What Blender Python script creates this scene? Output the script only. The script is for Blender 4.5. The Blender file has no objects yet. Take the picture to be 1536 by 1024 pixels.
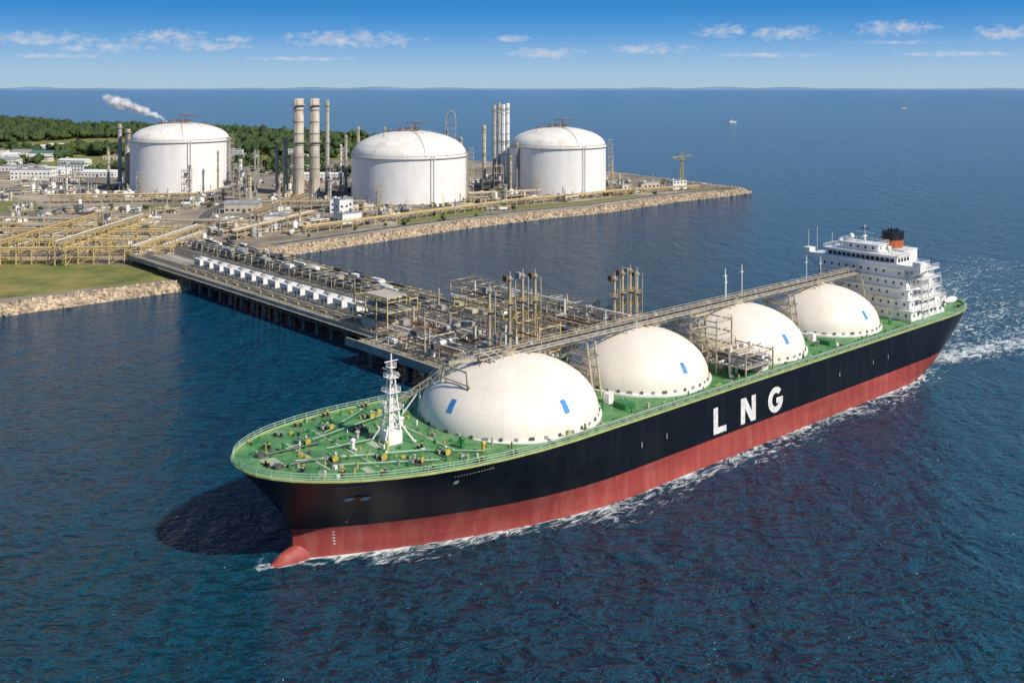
import bpy, math, random, bmesh
import numpy as np
from mathutils import Vector, Matrix
from mathutils import noise as mn
random.seed(7); np.random.seed(7)
sc=bpy.context.scene
pi=math.pi

# ---------------------------------------------------------------- materials
def newmat(name):
    m=bpy.data.materials.new(name); m.use_nodes=True
    nt=m.node_tree; nt.nodes.clear()
    out=nt.nodes.new('ShaderNodeOutputMaterial')
    return m,nt,out
def N(nt,t,**k):
    n=nt.nodes.new(t)
    for a,b in k.items(): setattr(n,a,b)
    return n
def mat(name,col,rough=.6,var=.25,scale=.5,metal=0,bump=0,stretch=(1,1,1),col2=None,spec=.5):
    m,nt,out=newmat(name); L=nt.links.new
    b=N(nt,'ShaderNodeBsdfPrincipled'); L(b.outputs[0],out.inputs[0])
    b.inputs['Roughness'].default_value=rough; b.inputs['Metallic'].default_value=metal
    b.inputs['Specular IOR Level'].default_value=spec
    tc=N(nt,'ShaderNodeTexCoord'); mp=N(nt,'ShaderNodeMapping'); mp.inputs['Scale'].default_value=stretch
    L(tc.outputs['Object'],mp.inputs[0])
    nz=N(nt,'ShaderNodeTexNoise'); nz.inputs['Scale'].default_value=scale; nz.inputs['Detail'].default_value=5; nz.inputs['Roughness'].default_value=.65
    L(mp.outputs[0],nz.inputs['Vector'])
    cr=N(nt,'ShaderNodeValToRGB'); L(nz.outputs['Fac'],cr.inputs[0])
    c2=col2 if col2 else tuple(c*(1-var) for c in col)
    cr.color_ramp.elements[0].position=.36; cr.color_ramp.elements[1].position=.64
    cr.color_ramp.elements[0].color=(*c2,1)
    cr.color_ramp.elements[1].color=(*[min(1,c*(1+var*.35)) for c in col],1)
    L(cr.outputs[0],b.inputs['Base Color'])
    if bump:
        bp=N(nt,'ShaderNodeBump'); bp.inputs['Strength'].default_value=bump; bp.inputs['Distance'].default_value=.3
        L(nz.outputs['Fac'],bp.inputs['Height']); L(bp.outputs[0],b.inputs['Normal'])
    return m

M={}
M['white']=mat('white_paint',(.80,.79,.76),.45,.14,.35)
M['house']=mat('ship_house_white',(.82,.82,.80),.4,.12,.3,stretch=(1,1,.25))
M['grey']=mat('grey_steel',(.36,.355,.33),.5,.35,.6)
M['dgrey']=mat('dark_grey_steel',(.10,.10,.10),.5,.3,.6)
M['beige']=mat('beige_pipe_paint',(.50,.43,.31),.5,.35,.5)
M['cream']=mat('cream_steel',(.64,.49,.22),.5,.3,.5)
M['yellow']=mat('yellow_paint',(.55,.40,.06),.45,.25,.6)
M['ygreen']=mat('rail_yellow_green',(.42,.48,.18),.45,.2,.6)
M['lgreen']=mat('rail_pale_green',(.42,.58,.42),.45,.2,.6)
M['green']=mat('machinery_green',(.03,.19,.06),.5,.3,.8)
M['black']=mat('black_paint',(.012,.012,.014),.45,.3,.5)
M['orange']=mat('funnel_orange',(.42,.10,.035),.5,.35,.8)
M['rust']=mat('rusty_steel',(.22,.11,.05),.75,.45,.9)
M['conc']=mat('concrete',(.38,.35,.30),.85,.35,.12,bump=.2)
M['concd']=mat('wet_pile_concrete',(.22,.20,.16),.8,.4,.4,bump=.2)
M['asph']=mat('asphalt',(.10,.095,.09),.9,.3,.15)
M['glass']=mat('window_glass',(.02,.03,.04),.12,.3,.5)
M['blue']=mat('blue_patch',(.05,.25,.55),.5,.1,.5)
M['roofg']=mat('roof_grey',(.33,.34,.36),.7,.3,.2)
M['roofgr']=mat('roof_green',(.09,.20,.17),.7,.3,.2)
M['roofr']=mat('roof_brown',(.28,.16,.10),.7,.3,.2)
M['wallb']=mat('wall_beige',(.52,.46,.37),.75,.2,.2)
M['rock']=mat('riprap_stone',(.54,.43,.30),.9,.55,.35,bump=.4)
M['leaf']=mat('foliage',(.055,.090,.018),.85,.3,.06,col2=(.014,.034,.008))
M['grass']=mat('grass',(.25,.21,.06),.95,.4,.07,col2=(.09,.13,.026),bump=.3)
M['grass2']=mat('shore_grass',(.13,.17,.035),.95,.4,.05,col2=(.20,.17,.07),bump=.3)
M['line']=mat('road_marking',(.72,.70,.62),.7,.25,1)
M['pale']=mat('pale_deck_paint',(.40,.48,.32),.6,.3,.4)
M['stackc']=mat('stack_concrete',(.48,.43,.36),.75,.4,.12,stretch=(1,1,.4))

m,nt,out=newmat('plant_ground'); L=nt.links.new
b=N(nt,'ShaderNodeBsdfPrincipled'); L(b.outputs[0],out.inputs[0]); b.inputs['Roughness'].default_value=.92
tc=N(nt,'ShaderNodeTexCoord'); n1=N(nt,'ShaderNodeTexNoise'); n1.inputs['Scale'].default_value=.012; n1.inputs['Detail'].default_value=8
n2=N(nt,'ShaderNodeTexNoise'); n2.inputs['Scale'].default_value=.09; n2.inputs['Detail'].default_value=6
vo=N(nt,'ShaderNodeTexVoronoi'); vo.inputs['Scale'].default_value=.03
for n in (n1,n2,vo): L(tc.outputs['Object'],n.inputs['Vector'])
c1=N(nt,'ShaderNodeValToRGB'); c1.color_ramp.elements[0].position=.4;c1.color_ramp.elements[1].position=.6
c1.color_ramp.elements[0].color=(.25,.215,.17,1); c1.color_ramp.elements[1].color=(.50,.42,.315,1)
L(n1.outputs[0],c1.inputs[0])
mx=N(nt,'ShaderNodeMix',data_type='RGBA',blend_type='MULTIPLY'); mx.inputs[0].default_value=.6
L(c1.outputs[0],mx.inputs[6])
c2=N(nt,'ShaderNodeValToRGB'); c2.color_ramp.elements[0].position=.35;c2.color_ramp.elements[1].position=.65
c2.color_ramp.elements[0].color=(.4,.4,.4,1); c2.color_ramp.elements[1].color=(1,1,1,1)
L(n2.outputs[0],c2.inputs[0]); L(c2.outputs[0],mx.inputs[7])
mx2=N(nt,'ShaderNodeMix',data_type='RGBA',blend_type='MULTIPLY'); mx2.inputs[0].default_value=.3
sp=N(nt,'ShaderNodeSeparateColor'); L(vo.outputs['Color'],sp.inputs[0])
L(mx.outputs[2],mx2.inputs[6]); L(sp.outputs[0],mx2.inputs[7]); L(mx2.outputs[2],b.inputs['Base Color'])
M['ground']=m

m,nt,out=newmat('ship_deck_green'); L=nt.links.new
b=N(nt,'ShaderNodeBsdfPrincipled'); L(b.outputs[0],out.inputs[0]); b.inputs['Roughness'].default_value=.55
tc=N(nt,'ShaderNodeTexCoord'); n1=N(nt,'ShaderNodeTexNoise'); n1.inputs['Scale'].default_value=.22; n1.inputs['Detail'].default_value=9; n1.inputs['Roughness'].default_value=.72
L(tc.outputs['Object'],n1.inputs['Vector'])
c1=N(nt,'ShaderNodeValToRGB'); e=c1.color_ramp.elements; e[0].position=.3; e[0].color=(.035,.12,.035,1); e[1].position=.48; e[1].color=(.08,.235,.075,1)
x=e.new(.62); x.color=(.16,.31,.13,1); x=e.new(.72); x.color=(.33,.38,.25,1)
L(n1.outputs[0],c1.inputs[0]); L(c1.outputs[0],b.inputs['Base Color']); M['deck']=m

def hullmat(name,col,streak,rough):
    m,nt,out=newmat(name); L=nt.links.new
    b=N(nt,'ShaderNodeBsdfPrincipled'); L(b.outputs[0],out.inputs[0]); b.inputs['Roughness'].default_value=rough
    tc=N(nt,'ShaderNodeTexCoord'); mp=N(nt,'ShaderNodeMapping'); mp.inputs['Scale'].default_value=(.35,.35,.05)
    L(tc.outputs['Object'],mp.inputs[0])
    n1=N(nt,'ShaderNodeTexNoise'); n1.inputs['Scale'].default_value=1.2; n1.inputs['Detail'].default_value=7; n1.inputs['Roughness'].default_value=.7
    L(mp.outputs[0],n1.inputs['Vector'])
    mp2=N(nt,'ShaderNodeMapping'); mp2.inputs['Scale'].default_value=(.04,.04,.3); L(tc.outputs['Object'],mp2.inputs[0])
    n2=N(nt,'ShaderNodeTexNoise'); n2.inputs['Scale'].default_value=1; n2.inputs['Detail'].default_value=6; L(mp2.outputs[0],n2.inputs['Vector'])
    c=N(nt,'ShaderNodeValToRGB'); e=c.color_ramp.elements; e[0].position=.45; e[0].color=(*col,1); e[1].position=.8; e[1].color=(*streak,1)
    L(n1.outputs[0],c.inputs[0])
    mx=N(nt,'ShaderNodeMix',data_type='RGBA',blend_type='MULTIPLY'); mx.inputs[0].default_value=.6
    c2=N(nt,'ShaderNodeValToRGB'); c2.color_ramp.elements[0].position=.35; c2.color_ramp.elements[1].position=.6
    c2.color_ramp.elements[0].color=(.55,.5,.5,1); c2.color_ramp.elements[1].color=(1,1,1,1)
    L(n2.outputs[0],c2.inputs[0]); L(c.outputs[0],mx.inputs[6]); L(c2.outputs[0],mx.inputs[7]); L(mx.outputs[2],b.inputs['Base Color'])
    return m
M['hullb']=hullmat('hull_black',(.003,.005,.010),(.015,.017,.022),.40)
M['hullr']=hullmat('hull_red',(.34,.052,.043),(.44,.14,.11),.6)

def tankmat(name,col,nseg,dirt,ringh,lw=.08,lo=.3,hi=.55):
    m,nt,out=newmat(name); L=nt.links.new
    b=N(nt,'ShaderNodeBsdfPrincipled'); L(b.outputs[0],out.inputs[0]); b.inputs['Roughness'].default_value=.5
    tc=N(nt,'ShaderNodeTexCoord'); sx=N(nt,'ShaderNodeSeparateXYZ'); L(tc.outputs['Object'],sx.inputs[0])
    at=N(nt,'ShaderNodeMath',operation='ARCTAN2'); L(sx.outputs[1],at.inputs[0]); L(sx.outputs[0],at.inputs[1])
    mu=N(nt,'ShaderNodeMath',operation='MULTIPLY'); L(at.outputs[0],mu.inputs[0]); mu.inputs[1].default_value=nseg/(2*pi)
    fr=N(nt,'ShaderNodeMath',operation='FRACT'); L(mu.outputs[0],fr.inputs[0])
    lt=N(nt,'ShaderNodeMath',operation='LESS_THAN'); L(fr.outputs[0],lt.inputs[0]); lt.inputs[1].default_value=.05
    mz=N(nt,'ShaderNodeMath',operation='MULTIPLY'); L(sx.outputs[2],mz.inputs[0]); mz.inputs[1].default_value=1/ringh
    fz=N(nt,'ShaderNodeMath',operation='FRACT'); L(mz.outputs[0],fz.inputs[0])
    lz=N(nt,'ShaderNodeMath',operation='LESS_THAN'); L(fz.outputs[0],lz.inputs[0]); lz.inputs[1].default_value=.04
    mxx=N(nt,'ShaderNodeMath',operation='MAXIMUM'); L(lt.outputs[0],mxx.inputs[0]); L(lz.outputs[0],mxx.inputs[1])
    mp=N(nt,'ShaderNodeMapping'); mp.inputs['Scale'].default_value=(1,1,.3); L(tc.outputs['Object'],mp.inputs[0])
    n1=N(nt,'ShaderNodeTexNoise'); n1.inputs['Scale'].default_value=.12; n1.inputs['Detail'].default_value=8; n1.inputs['Roughness'].default_value=.7; L(mp.outputs[0],n1.inputs['Vector'])
    c=N(nt,'ShaderNodeValToRGB'); e=c.color_ramp.elements; e[0].position=lo; e[0].color=(*dirt,1); e[1].position=hi; e[1].color=(*col,1)
    L(n1.outputs[0],c.inputs[0])
    k=N(nt,'ShaderNodeMath',operation='MULTIPLY'); L(mxx.outputs[0],k.inputs[0]); k.inputs[1].default_value=lw
    mx=N(nt,'ShaderNodeMix',data_type='RGBA'); L(k.outputs[0],mx.inputs[0]); L(c.outputs[0],mx.inputs[6]); mx.inputs[7].default_value=(.3,.28,.25,1)
    L(mx.outputs[2],b.inputs['Base Color']); return m
M['shiptank']=tankmat('ship_tank_cream',(.86,.79,.69),24,(.74,.67,.57),4.,.10)
M['landtank']=tankmat('storage_tank_white',(.82,.81,.79),32,(.70,.68,.65),9.)
M['landdome']=tankmat('storage_dome_roof',(.82,.79,.73),32,(.62,.54,.43),40.,.14,.28,.5)

# ---------------------------------------------------------------- mesh builder
class MB:
    def __init__(s): s.v=[];s.f=[];s.m=[];s.sm=[];s.mats=[]
    def mi(s,k):
        if k not in s.mats: s.mats.append(k)
        return s.mats.index(k)
    def add(s,vs,fs,k,smooth=False):
        o=len(s.v); s.v.extend(vs); i=s.mi(k)
        for f in fs: s.f.append(tuple(a+o for a in f)); s.m.append(i); s.sm.append(smooth)
    def box(s,c,size,k,rot=0):
        hx,hy,hz=size[0]/2,size[1]/2,size[2]/2; ca,sa=math.cos(rot),math.sin(rot); vs=[]
        for z in(-hz,hz):
            for x,y in((-hx,-hy),(hx,-hy),(hx,hy),(-hx,hy)):
                vs.append((c[0]+x*ca-y*sa,c[1]+x*sa+y*ca,c[2]+z))
        s.add(vs,[(0,3,2,1),(4,5,6,7),(0,1,5,4),(1,2,6,5),(2,3,7,6),(3,0,4,7)],k)
    def bx(s,x0,x1,y0,y1,z0,z1,k): s.box(((x0+x1)/2,(y0+y1)/2,(z0+z1)/2),(x1-x0,y1-y0,z1-z0),k)
    def beam(s,p,q,r,k,n=4,smooth=None,r2=None):
        p=Vector(p);q=Vector(q);d=q-p
        if d.length<1e-6:return
        d.normalize(); a=Vector((0,0,1)) if abs(d.z)<.95 else Vector((1,0,0))
        u=d.cross(a).normalized(); w=u.cross(d); vs=[];r2=r if r2 is None else r2
        off=pi/4 if n==4 else 0
        for P,R in((p,r),(q,r2)):
            for i in range(n):
                t=2*pi*i/n+off; vs.append(tuple(P+u*R*math.cos(t)+w*R*math.sin(t)))
        fs=[(i,(i+1)%n,n+(i+1)%n,n+i) for i in range(n)]
        s.add(vs,fs,k,(n>6) if smooth is None else smooth)
        s.add(vs,[tuple(range(n-1,-1,-1)),tuple(range(n,2*n))],k)
    def cyl(s,c,r,h,k,n=16,r2=None): s.beam(c,(c[0],c[1],c[2]+h),r,k,n,None,r2)
    def lathe(s,c,prof,k,n=64,smooth=True):
        vs=[];fs=[]
        for r,z in prof:
            for i in range(n):
                t=2*pi*i/n; vs.append((c[0]+r*math.cos(t),c[1]+r*math.sin(t),c[2]+z))
        for j in range(len(prof)-1):
            for i in range(n):
                fs.append((j*n+i,j*n+(i+1)%n,(j+1)*n+(i+1)%n,(j+1)*n+i))
        s.add(vs,fs,k,smooth)
    def rail(s,pts,h,k,post=2.5,r=.06,rails=(1,.55),closed=False):
        pts=[Vector(p) for p in pts]
        if closed: pts=pts+[pts[0]]
        for a,b in zip(pts[:-1],pts[1:]):
            for t in rails: s.beam(a+Vector((0,0,h*t)),b+Vector((0,0,h*t)),r,k,4)
            n=max(1,int((b-a).length/post))
            for i in range(n):
                p=a.lerp(b,i/n); s.beam(p,p+Vector((0,0,h)),r,k,4)
        s.beam(pts[-1],pts[-1]+Vector((0,0,h)),r,k,4)
    def build(s,name,parent=None,loc=(0,0,0),rot=0):
        me=bpy.data.meshes.new(name); me.from_pydata(s.v,[],s.f)
        for k in s.mats: me.materials.append(M[k])
        me.polygons.foreach_set('material_index',s.m); me.polygons.foreach_set('use_smooth',s.sm); me.update()
        o=bpy.data.objects.new(name,me); sc.collection.objects.link(o); o.location=loc; o.rotation_euler=(0,0,rot)
        if parent: o.parent=parent
        return o
def empty(name,loc=(0,0,0),rot=0):
    e=bpy.data.objects.new(name,None); sc.collection.objects.link(e); e.location=loc; e.rotation_euler=(0,0,rot); return e
def inpoly(x,y,P):
    c=False;j=len(P)-1
    for i in range(len(P)):
        if (P[i][1]>y)!=(P[j][1]>y) and x<(P[j][0]-P[i][0])*(y-P[i][1])/(P[j][1]-P[i][1])+P[i][0]: c=not c
        j=i
    return c

# ---------------------------------------------------------------- camera
H=85.
cam=bpy.data.cameras.new('camera'); co=bpy.data.objects.new('camera',cam); sc.collection.objects.link(co)
co.location=(0,0,H); co.rotation_euler=(pi/2,0,0); cam.sensor_width=36; cam.lens=36*1450/1536; cam.shift_y=-380/1536
cam.clip_start=1; cam.clip_end=200000; sc.camera=co

# ---------------------------------------------------------------- sun + sky
SE=40
sd=Vector((.80,-.60,0)).normalized()*math.cos(math.radians(SE)); sd.z=math.sin(math.radians(SE))
sl=bpy.data.lights.new('sun','SUN'); so=bpy.data.objects.new('sun',sl); sc.collection.objects.link(so)
sl.energy=5.0; sl.angle=math.radians(.5); sl.color=(1,.92,.80); so.rotation_euler=sd.to_track_quat('Z','Y').to_euler(); so.location=(300,-200,300)
w=bpy.data.worlds.new('World'); sc.world=w; w.use_nodes=True; nt=w.node_tree; nt.nodes.clear(); L=nt.links.new
wo=N(nt,'ShaderNodeOutputWorld'); bg=N(nt,'ShaderNodeBackground'); bg.inputs[1].default_value=.095; L(bg.outputs[0],wo.inputs[0])
tc=N(nt,'ShaderNodeTexCoord'); sx=N(nt,'ShaderNodeSeparateXYZ'); L(tc.outputs['Generated'],sx.inputs[0])
def mth(op,a,b=None,c=None,clamp=False):
    n=N(nt,'ShaderNodeMath',operation=op); n.use_clamp=clamp
    for i,vv in enumerate((a,b,c)):
        if vv is None: continue
        if isinstance(vv,(int,float)): n.inputs[i].default_value=vv
        else: L(vv,n.inputs[i])
    return n.outputs[0]
sky=N(nt,'ShaderNodeTexSky'); sky.sky_type='NISHITA'; sky.sun_disc=False; sky.sun_elevation=math.radians(SE); sky.sun_rotation=math.atan2(.80,-.60)
sky.air_density=1.0; sky.dust_density=.5; sky.ozone_density=3
rf_=mth('MULTIPLY',sx.outputs[2],2.5,clamp=True)
rp=N(nt,'ShaderNodeValToRGB'); L(rf_,rp.inputs[0]); e=rp.color_ramp.elements
e[0].position=0; e[0].color=(.41,.56,.68,1); e[1].position=1; e[1].color=(.035,.18,.46,1)
for z_,c_ in((.018,(.36,.54,.72)),(.036,(.25,.465,.73)),(.055,(.12,.35,.69)),(.078,(.045,.26,.63)),(.14,(.022,.17,.48))):
    q_=e.new(z_*2.5); q_.color=(*c_,1)
sc10=N(nt,'ShaderNodeMix',data_type='RGBA',blend_type='MULTIPLY'); sc10.inputs[0].default_value=1; sc10.inputs[7].default_value=(10.5,10.5,10.5,1); sc10.clamp_result=False
L(rp.outputs[0],sc10.inputs[6])
hb=N(nt,'ShaderNodeMapRange'); L(sx.outputs[2],hb.inputs[0]); hb.inputs[1].default_value=.25; hb.inputs[2].default_value=.65
tint=N(nt,'ShaderNodeMix',data_type='RGBA'); L(hb.outputs[0],tint.inputs[0]); L(sc10.outputs[2],tint.inputs[6]); L(sky.outputs[0],tint.inputs[7])
ysafe=mth('MAXIMUM',sx.outputs[1],.02)
az=mth('DIVIDE',sx.outputs[0],ysafe); el=mth('DIVIDE',sx.outputs[2],ysafe)
clouds=[(-.49,.051,.066,.0085),(-.42,.0415,.060,.0052),(-.357,.0525,.052,.0088),(-.315,.043,.048,.0056),(-.285,.0497,.024,.0045),(-.168,.0500,.074,.0105),
(.001,.051,.027,.0042),(.032,.0358,.042,.0062),(.143,.040,.050,.0058),(.2185,.0586,.031,.0086),(.284,.0566,.043,.0092),(.394,.062,.048,.0092),(.512,.0566,.045,.0095),(.27,.034,.06,.0028),(.47,.035,.07,.0035),(-.22,.030,.06,.0026),(-.47,.033,.05,.003),(.40,.047,.05,.0026),
(-.75,.05,.06,.007),(.7,.05,.06,.007)]
mval=None
for a0,e0,wa,he in clouds:
    dx=mth('MULTIPLY',mth('SUBTRACT',az,a0),1/wa); dy=mth('MULTIPLY',mth('SUBTRACT',el,e0),1/he)
    d=mth('SUBTRACT',1,mth('MULTIPLY_ADD',dx,dx,mth('MULTIPLY',dy,dy)))
    mval=d if mval is None else mth('MAXIMUM',mval,d)
cv=N(nt,'ShaderNodeCombineXYZ'); L(az,cv.inputs[0]); L(mth('MULTIPLY',el,1.8),cv.inputs[1])
cn=N(nt,'ShaderNodeTexNoise'); cn.inputs['Scale'].default_value=75; cn.inputs['Detail'].default_value=7; cn.inputs['Roughness'].default_value=.6; L(cv.outputs[0],cn.inputs['Vector'])
dens=mth('MULTIPLY_ADD',mth('SUBTRACT',cn.outputs[0],.52),4.6,mth('MAXIMUM',mval,-1.6))
dens=mth('MULTIPLY',dens,.45,clamp=True)
dens=mth('MULTIPLY',dens,.85)
cn2=N(nt,'ShaderNodeTexNoise'); cn2.inputs['Scale'].default_value=110; cn2.inputs['Detail'].default_value=4; L(cv.outputs[0],cn2.inputs['Vector'])
cc=N(nt,'ShaderNodeMix',data_type='RGBA'); L(cn2.outputs[0],cc.inputs[0]); cc.inputs[6].default_value=(5.4,5.6,6.6,1); cc.inputs[7].default_value=(10,9.2,8.7,1)
fm=N(nt,'ShaderNodeMix',data_type='RGBA'); L(dens,fm.inputs[0]); L(tint.outputs[2],fm.inputs[6]); L(cc.outputs[2],fm.inputs[7]); L(fm.outputs[2],bg.inputs[0])
sc.view_settings.view_transform='Standard'; sc.view_settings.look='None'; sc.view_settings.exposure=0

# ---------------------------------------------------------------- sea
m,nt,out=newmat('sea_water'); L=nt.links.new
b=N(nt,'ShaderNodeBsdfPrincipled'); L(b.outputs[0],out.inputs[0])
b.inputs['IOR'].default_value=1.33; b.inputs['Roughness'].default_value=.10; b.inputs['Specular IOR Level'].default_value=.22
b.inputs['Specular Tint'].default_value=(.32,.72,1,1)
tc=N(nt,'ShaderNodeTexCoord')
def nz(scale,det,st=(1,1,1),rot=0,dist=0,rg=.6):
    mp=N(nt,'ShaderNodeMapping'); mp.inputs['Scale'].default_value=st; mp.inputs['Rotation'].default_value=(0,0,rot); L(tc.outputs['Object'],mp.inputs[0])
    n=N(nt,'ShaderNodeTexNoise'); n.inputs['Scale'].default_value=scale; n.inputs['Detail'].default_value=det; n.inputs['Roughness'].default_value=rg; n.inputs['Distortion'].default_value=dist
    L(mp.outputs[0],n.inputs['Vector']); return n.outputs[0]
a1=nz(.10,2,(1,.5,1),.5,.6); a2=nz(.38,3,(.55,1.1,1),-.25,.8,.58); a3=nz(1.4,2,(.65,1.1,1),.2,.6)
def ridge(a,k): return mth('SUBTRACT',1,mth('ABSOLUTE',mth('MULTIPLY',mth('SUBTRACT',a,.5),k)))
r2=ridge(a2,3.6); r3=ridge(a3,3.6)
h=mth('MULTIPLY',a1,2.8)
h=mth('MULTIPLY_ADD',r2,.62,h); h=mth('MULTIPLY_ADD',r3,.16,h)
bp=N(nt,'ShaderNodeBump'); bp.inputs['Strength'].default_value=1; bp.inputs['Distance'].default_value=1.25; L(h,bp.inputs['Height']); L(bp.outputs[0],b.inputs['Normal'])
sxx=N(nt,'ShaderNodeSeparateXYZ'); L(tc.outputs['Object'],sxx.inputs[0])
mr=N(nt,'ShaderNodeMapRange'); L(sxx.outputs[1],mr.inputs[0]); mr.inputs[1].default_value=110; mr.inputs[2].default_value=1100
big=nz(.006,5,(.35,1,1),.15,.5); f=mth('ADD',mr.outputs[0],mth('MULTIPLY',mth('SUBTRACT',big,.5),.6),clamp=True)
cr=N(nt,'ShaderNodeValToRGB'); L(f,cr.inputs[0]); e=cr.color_ramp.elements; e[0].position=0; e[0].color=(.0012,.026,.046,1); e[1].position=1; e[1].color=(.0012,.056,.175,1)  # fresnel sky reflection painted into the base colour: dark near, bluer with distance
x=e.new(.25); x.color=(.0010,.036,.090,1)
mxc=N(nt,'ShaderNodeMix',data_type='RGBA')
hh_=mth('MULTIPLY_ADD',r2,.6,mth('MULTIPLY',r3,.4))
fc=mth('MULTIPLY',mth('SUBTRACT',hh_,.64),3.2,clamp=True); L(mth('MULTIPLY',fc,.6),mxc.inputs[0]); L(cr.outputs[0],mxc.inputs[6]); mxc.inputs[7].default_value=(.006,.10,.165,1)  # crests painted lighter, standing in for light scattered through the waves
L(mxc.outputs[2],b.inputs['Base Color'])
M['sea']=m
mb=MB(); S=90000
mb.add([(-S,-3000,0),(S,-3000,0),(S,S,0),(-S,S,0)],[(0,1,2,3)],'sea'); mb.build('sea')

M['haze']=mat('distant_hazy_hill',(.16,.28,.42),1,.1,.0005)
mb=MB(); vs=[];fs=[];n=160
for i in range(n+1):
    x=-22000+44000*i/n; hh=40+50*(.5+.5*math.sin(i*.13))*(.6+.4*math.sin(i*.71+1))+8*random.random()
    if i<3 or i>n-3: hh=2
    vs+= [(x,34000,-1),(x,34400,hh*1.35),(x,35200,-1)]
for i in range(n):
    a=i*3; fs+=[(a,a+3,a+4,a+1),(a+1,a+4,a+5,a+2)]
mb.add(vs,fs,'haze',True); mb.build('distant_coast_hill')

# ---------------------------------------------------------------- land
shore=[(-800,230),(-400,310),(-260,350),(-193,364.6),(-169.4,385),(-138,411),(-150,445),(-142,475),(-118,493),(-95.7,518),(-64,552.7),(-27.8,592.5),(13.9,629),(60.3,662.6),(115,721),(176,772),(188,784),(184,796),(158,836),(120,900),(93,948),(40,1010),(-40,1080),(-130,1250),(-233,1485),(-500,1700),(-900,2020),(-1300,2400),(-3000,3000)]
land=shore+[(-3000,230)]
GZ=3.0
def sheet(name,poly,z,k,parent=None):
    me=bpy.data.meshes.new(name); bm=bmesh.new(); vs=[bm.verts.new((x,y,z)) for x,y in poly]; f=bm.faces.new(vs); f.normal_update()
    if f.normal.z<0: f.normal_flip()
    bmesh.ops.triangulate(bm,faces=bm.faces[:]); bm.to_mesh(me); bm.free(); me.materials.append(M[k])
    o=bpy.data.objects.new(name,me); sc.collection.objects.link(o)
    if parent:o.parent=parent
    return o
sheet('ground',land,GZ,'ground')
def outward(p,q):
    d=Vector((q[0]-p[0],q[1]-p[1])); d.normalize(); return Vector((d.y,-d.x))
mb=MB(); rk=MB()
rv=[(-1,-.8,-.6),(.9,-1,-.5),(1,.7,-.7),(-.8,1,-.5),(-.6,-.7,.7),(.7,-.6,.6),(.5,.8,.8),(-.7,.6,.6)]
rf=[(0,3,2,1),(4,5,6,7),(0,1,5,4),(1,2,6,5),(2,3,7,6),(3,0,4,7)]
ns=[]
for i in range(len(shore)):
    a=shore[max(0,i-1)];c=shore[min(len(shore)-1,i+1)]; ns.append(outward(a,c))
for i in range(len(shore)-1):
    p,q=shore[i],shore[i+1]; n0,n1=ns[i],ns[i+1]
    W=9
    mb.add([(p[0],p[1],GZ),(q[0],q[1],GZ),(q[0]+n1.x*W,q[1]+n1.y*W,-1.5),(p[0]+n0.x*W,p[1]+n0.y*W,-1.5)],[(0,3,2,1)],'rock')
    Ls=math.dist(p,q)
    if i>=22: continue
    nn=int(Ls/(1.5 if i<17 else 3))
    for j in range(nn):
        for r in range(6):
            t=(j+random.random())/nn; u=(-.22+r*.19+random.uniform(-.08,.08))
            nx=n0.lerp(n1,t); x=p[0]+(q[0]-p[0])*t+nx.x*u*W*.85; y=p[1]+(q[1]-p[1])*t+nx.y*u*W*.85
            z=GZ-max(0,u)*W*.85*.5+.1; s=random.uniform(.4,1.2); R=Matrix.Rotation(random.uniform(0,6.28),3,random.choice('XYZ'))@Matrix.Rotation(random.uniform(0,6.28),3,'Z')
            vs=[]
            for v in rv:
                vv=R@Vector((v[0]*random.uniform(.75,1.1),v[1]*random.uniform(.75,1.1),v[2]))*s; vs.append((x+vv.x,y+vv.y,z+vv.z))
            rk.add(vs,rf,'rock')
mb.build('shore_slope'); rk.build('riprap_shore')
sheet('grass',[(-800,245),(-400,325),(-262,364),(-230,367),(-197,378),(-184,387),(-172,397),(-160,402),(-146,416),(-158,440),(-195,450),(-254,465),(-400,505),(-800,600)],GZ+.05,'grass')
sheet('grass',[(-66,574),(-30,611),(12,648),(56,680),(104,732),(96,742),(52,702),(0,668),(-36,638),(-72,594)],GZ+.05,'grass2')
sheet('grass',[(-420,630),(-345,628),(-318,650),(-345,700),(-420,715),(-520,700)],GZ+.05,'grass2')
sheet('grass',[(-2900,950),(-700,960),(-420,1010),(-250,1060),(-130,1120),(-150,1250),(-250,1480),(-510,1680),(-910,2000),(-1310,2370),(-2900,2900)],GZ+.05,'grass')
sheet('grass',[(-255,655),(-222,652),(-214,668),(-250,676)],GZ+.05,'grass2'); sheet('grass',[(-30,620),(-52,640),(-45,648),(-22,630)],GZ+.055,'grass2')
def road(name,pts,wd):
    e=empty(name); mb=MB(); kb=MB(); ln=MB(); P=[Vector((x,y)) for x,y in pts]; nn=[]
    for i in range(len(P)):
        d=(P[min(i+1,len(P)-1)]-P[max(0,i-1)]).normalized(); nn.append(Vector((-d.y,d.x)))
    for i in range(len(P)-1):
        a,b,na,nb=P[i],P[i+1],nn[i],nn[i+1]; h=wd/2
        mb.add([(a.x-na.x*h,a.y-na.y*h,GZ+.1),(b.x-nb.x*h,b.y-nb.y*h,GZ+.1),(b.x+nb.x*h,b.y+nb.y*h,GZ+.1),(a.x+na.x*h,a.y+na.y*h,GZ+.1)],[(0,1,2,3)],'asph')
        for s_ in(-1,1):
            kb.beam((a.x+na.x*s_*h,a.y+na.y*s_*h,GZ+.15),(b.x+nb.x*s_*h,b.y+nb.y*s_*h,GZ+.15),.2,'conc')
        D=(b-a); Ld=D.length; D.normalize(); t=0
        while t<Ld-3:
            c=a+D*(t+1.5); ln.box((c.x,c.y,GZ+.112),(3,.2,.012),'line',math.atan2(D.y,D.x)); t+=8
    mb.build('surface',e); kb.build('kerb',e); ln.build('centre_line',e)
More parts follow.
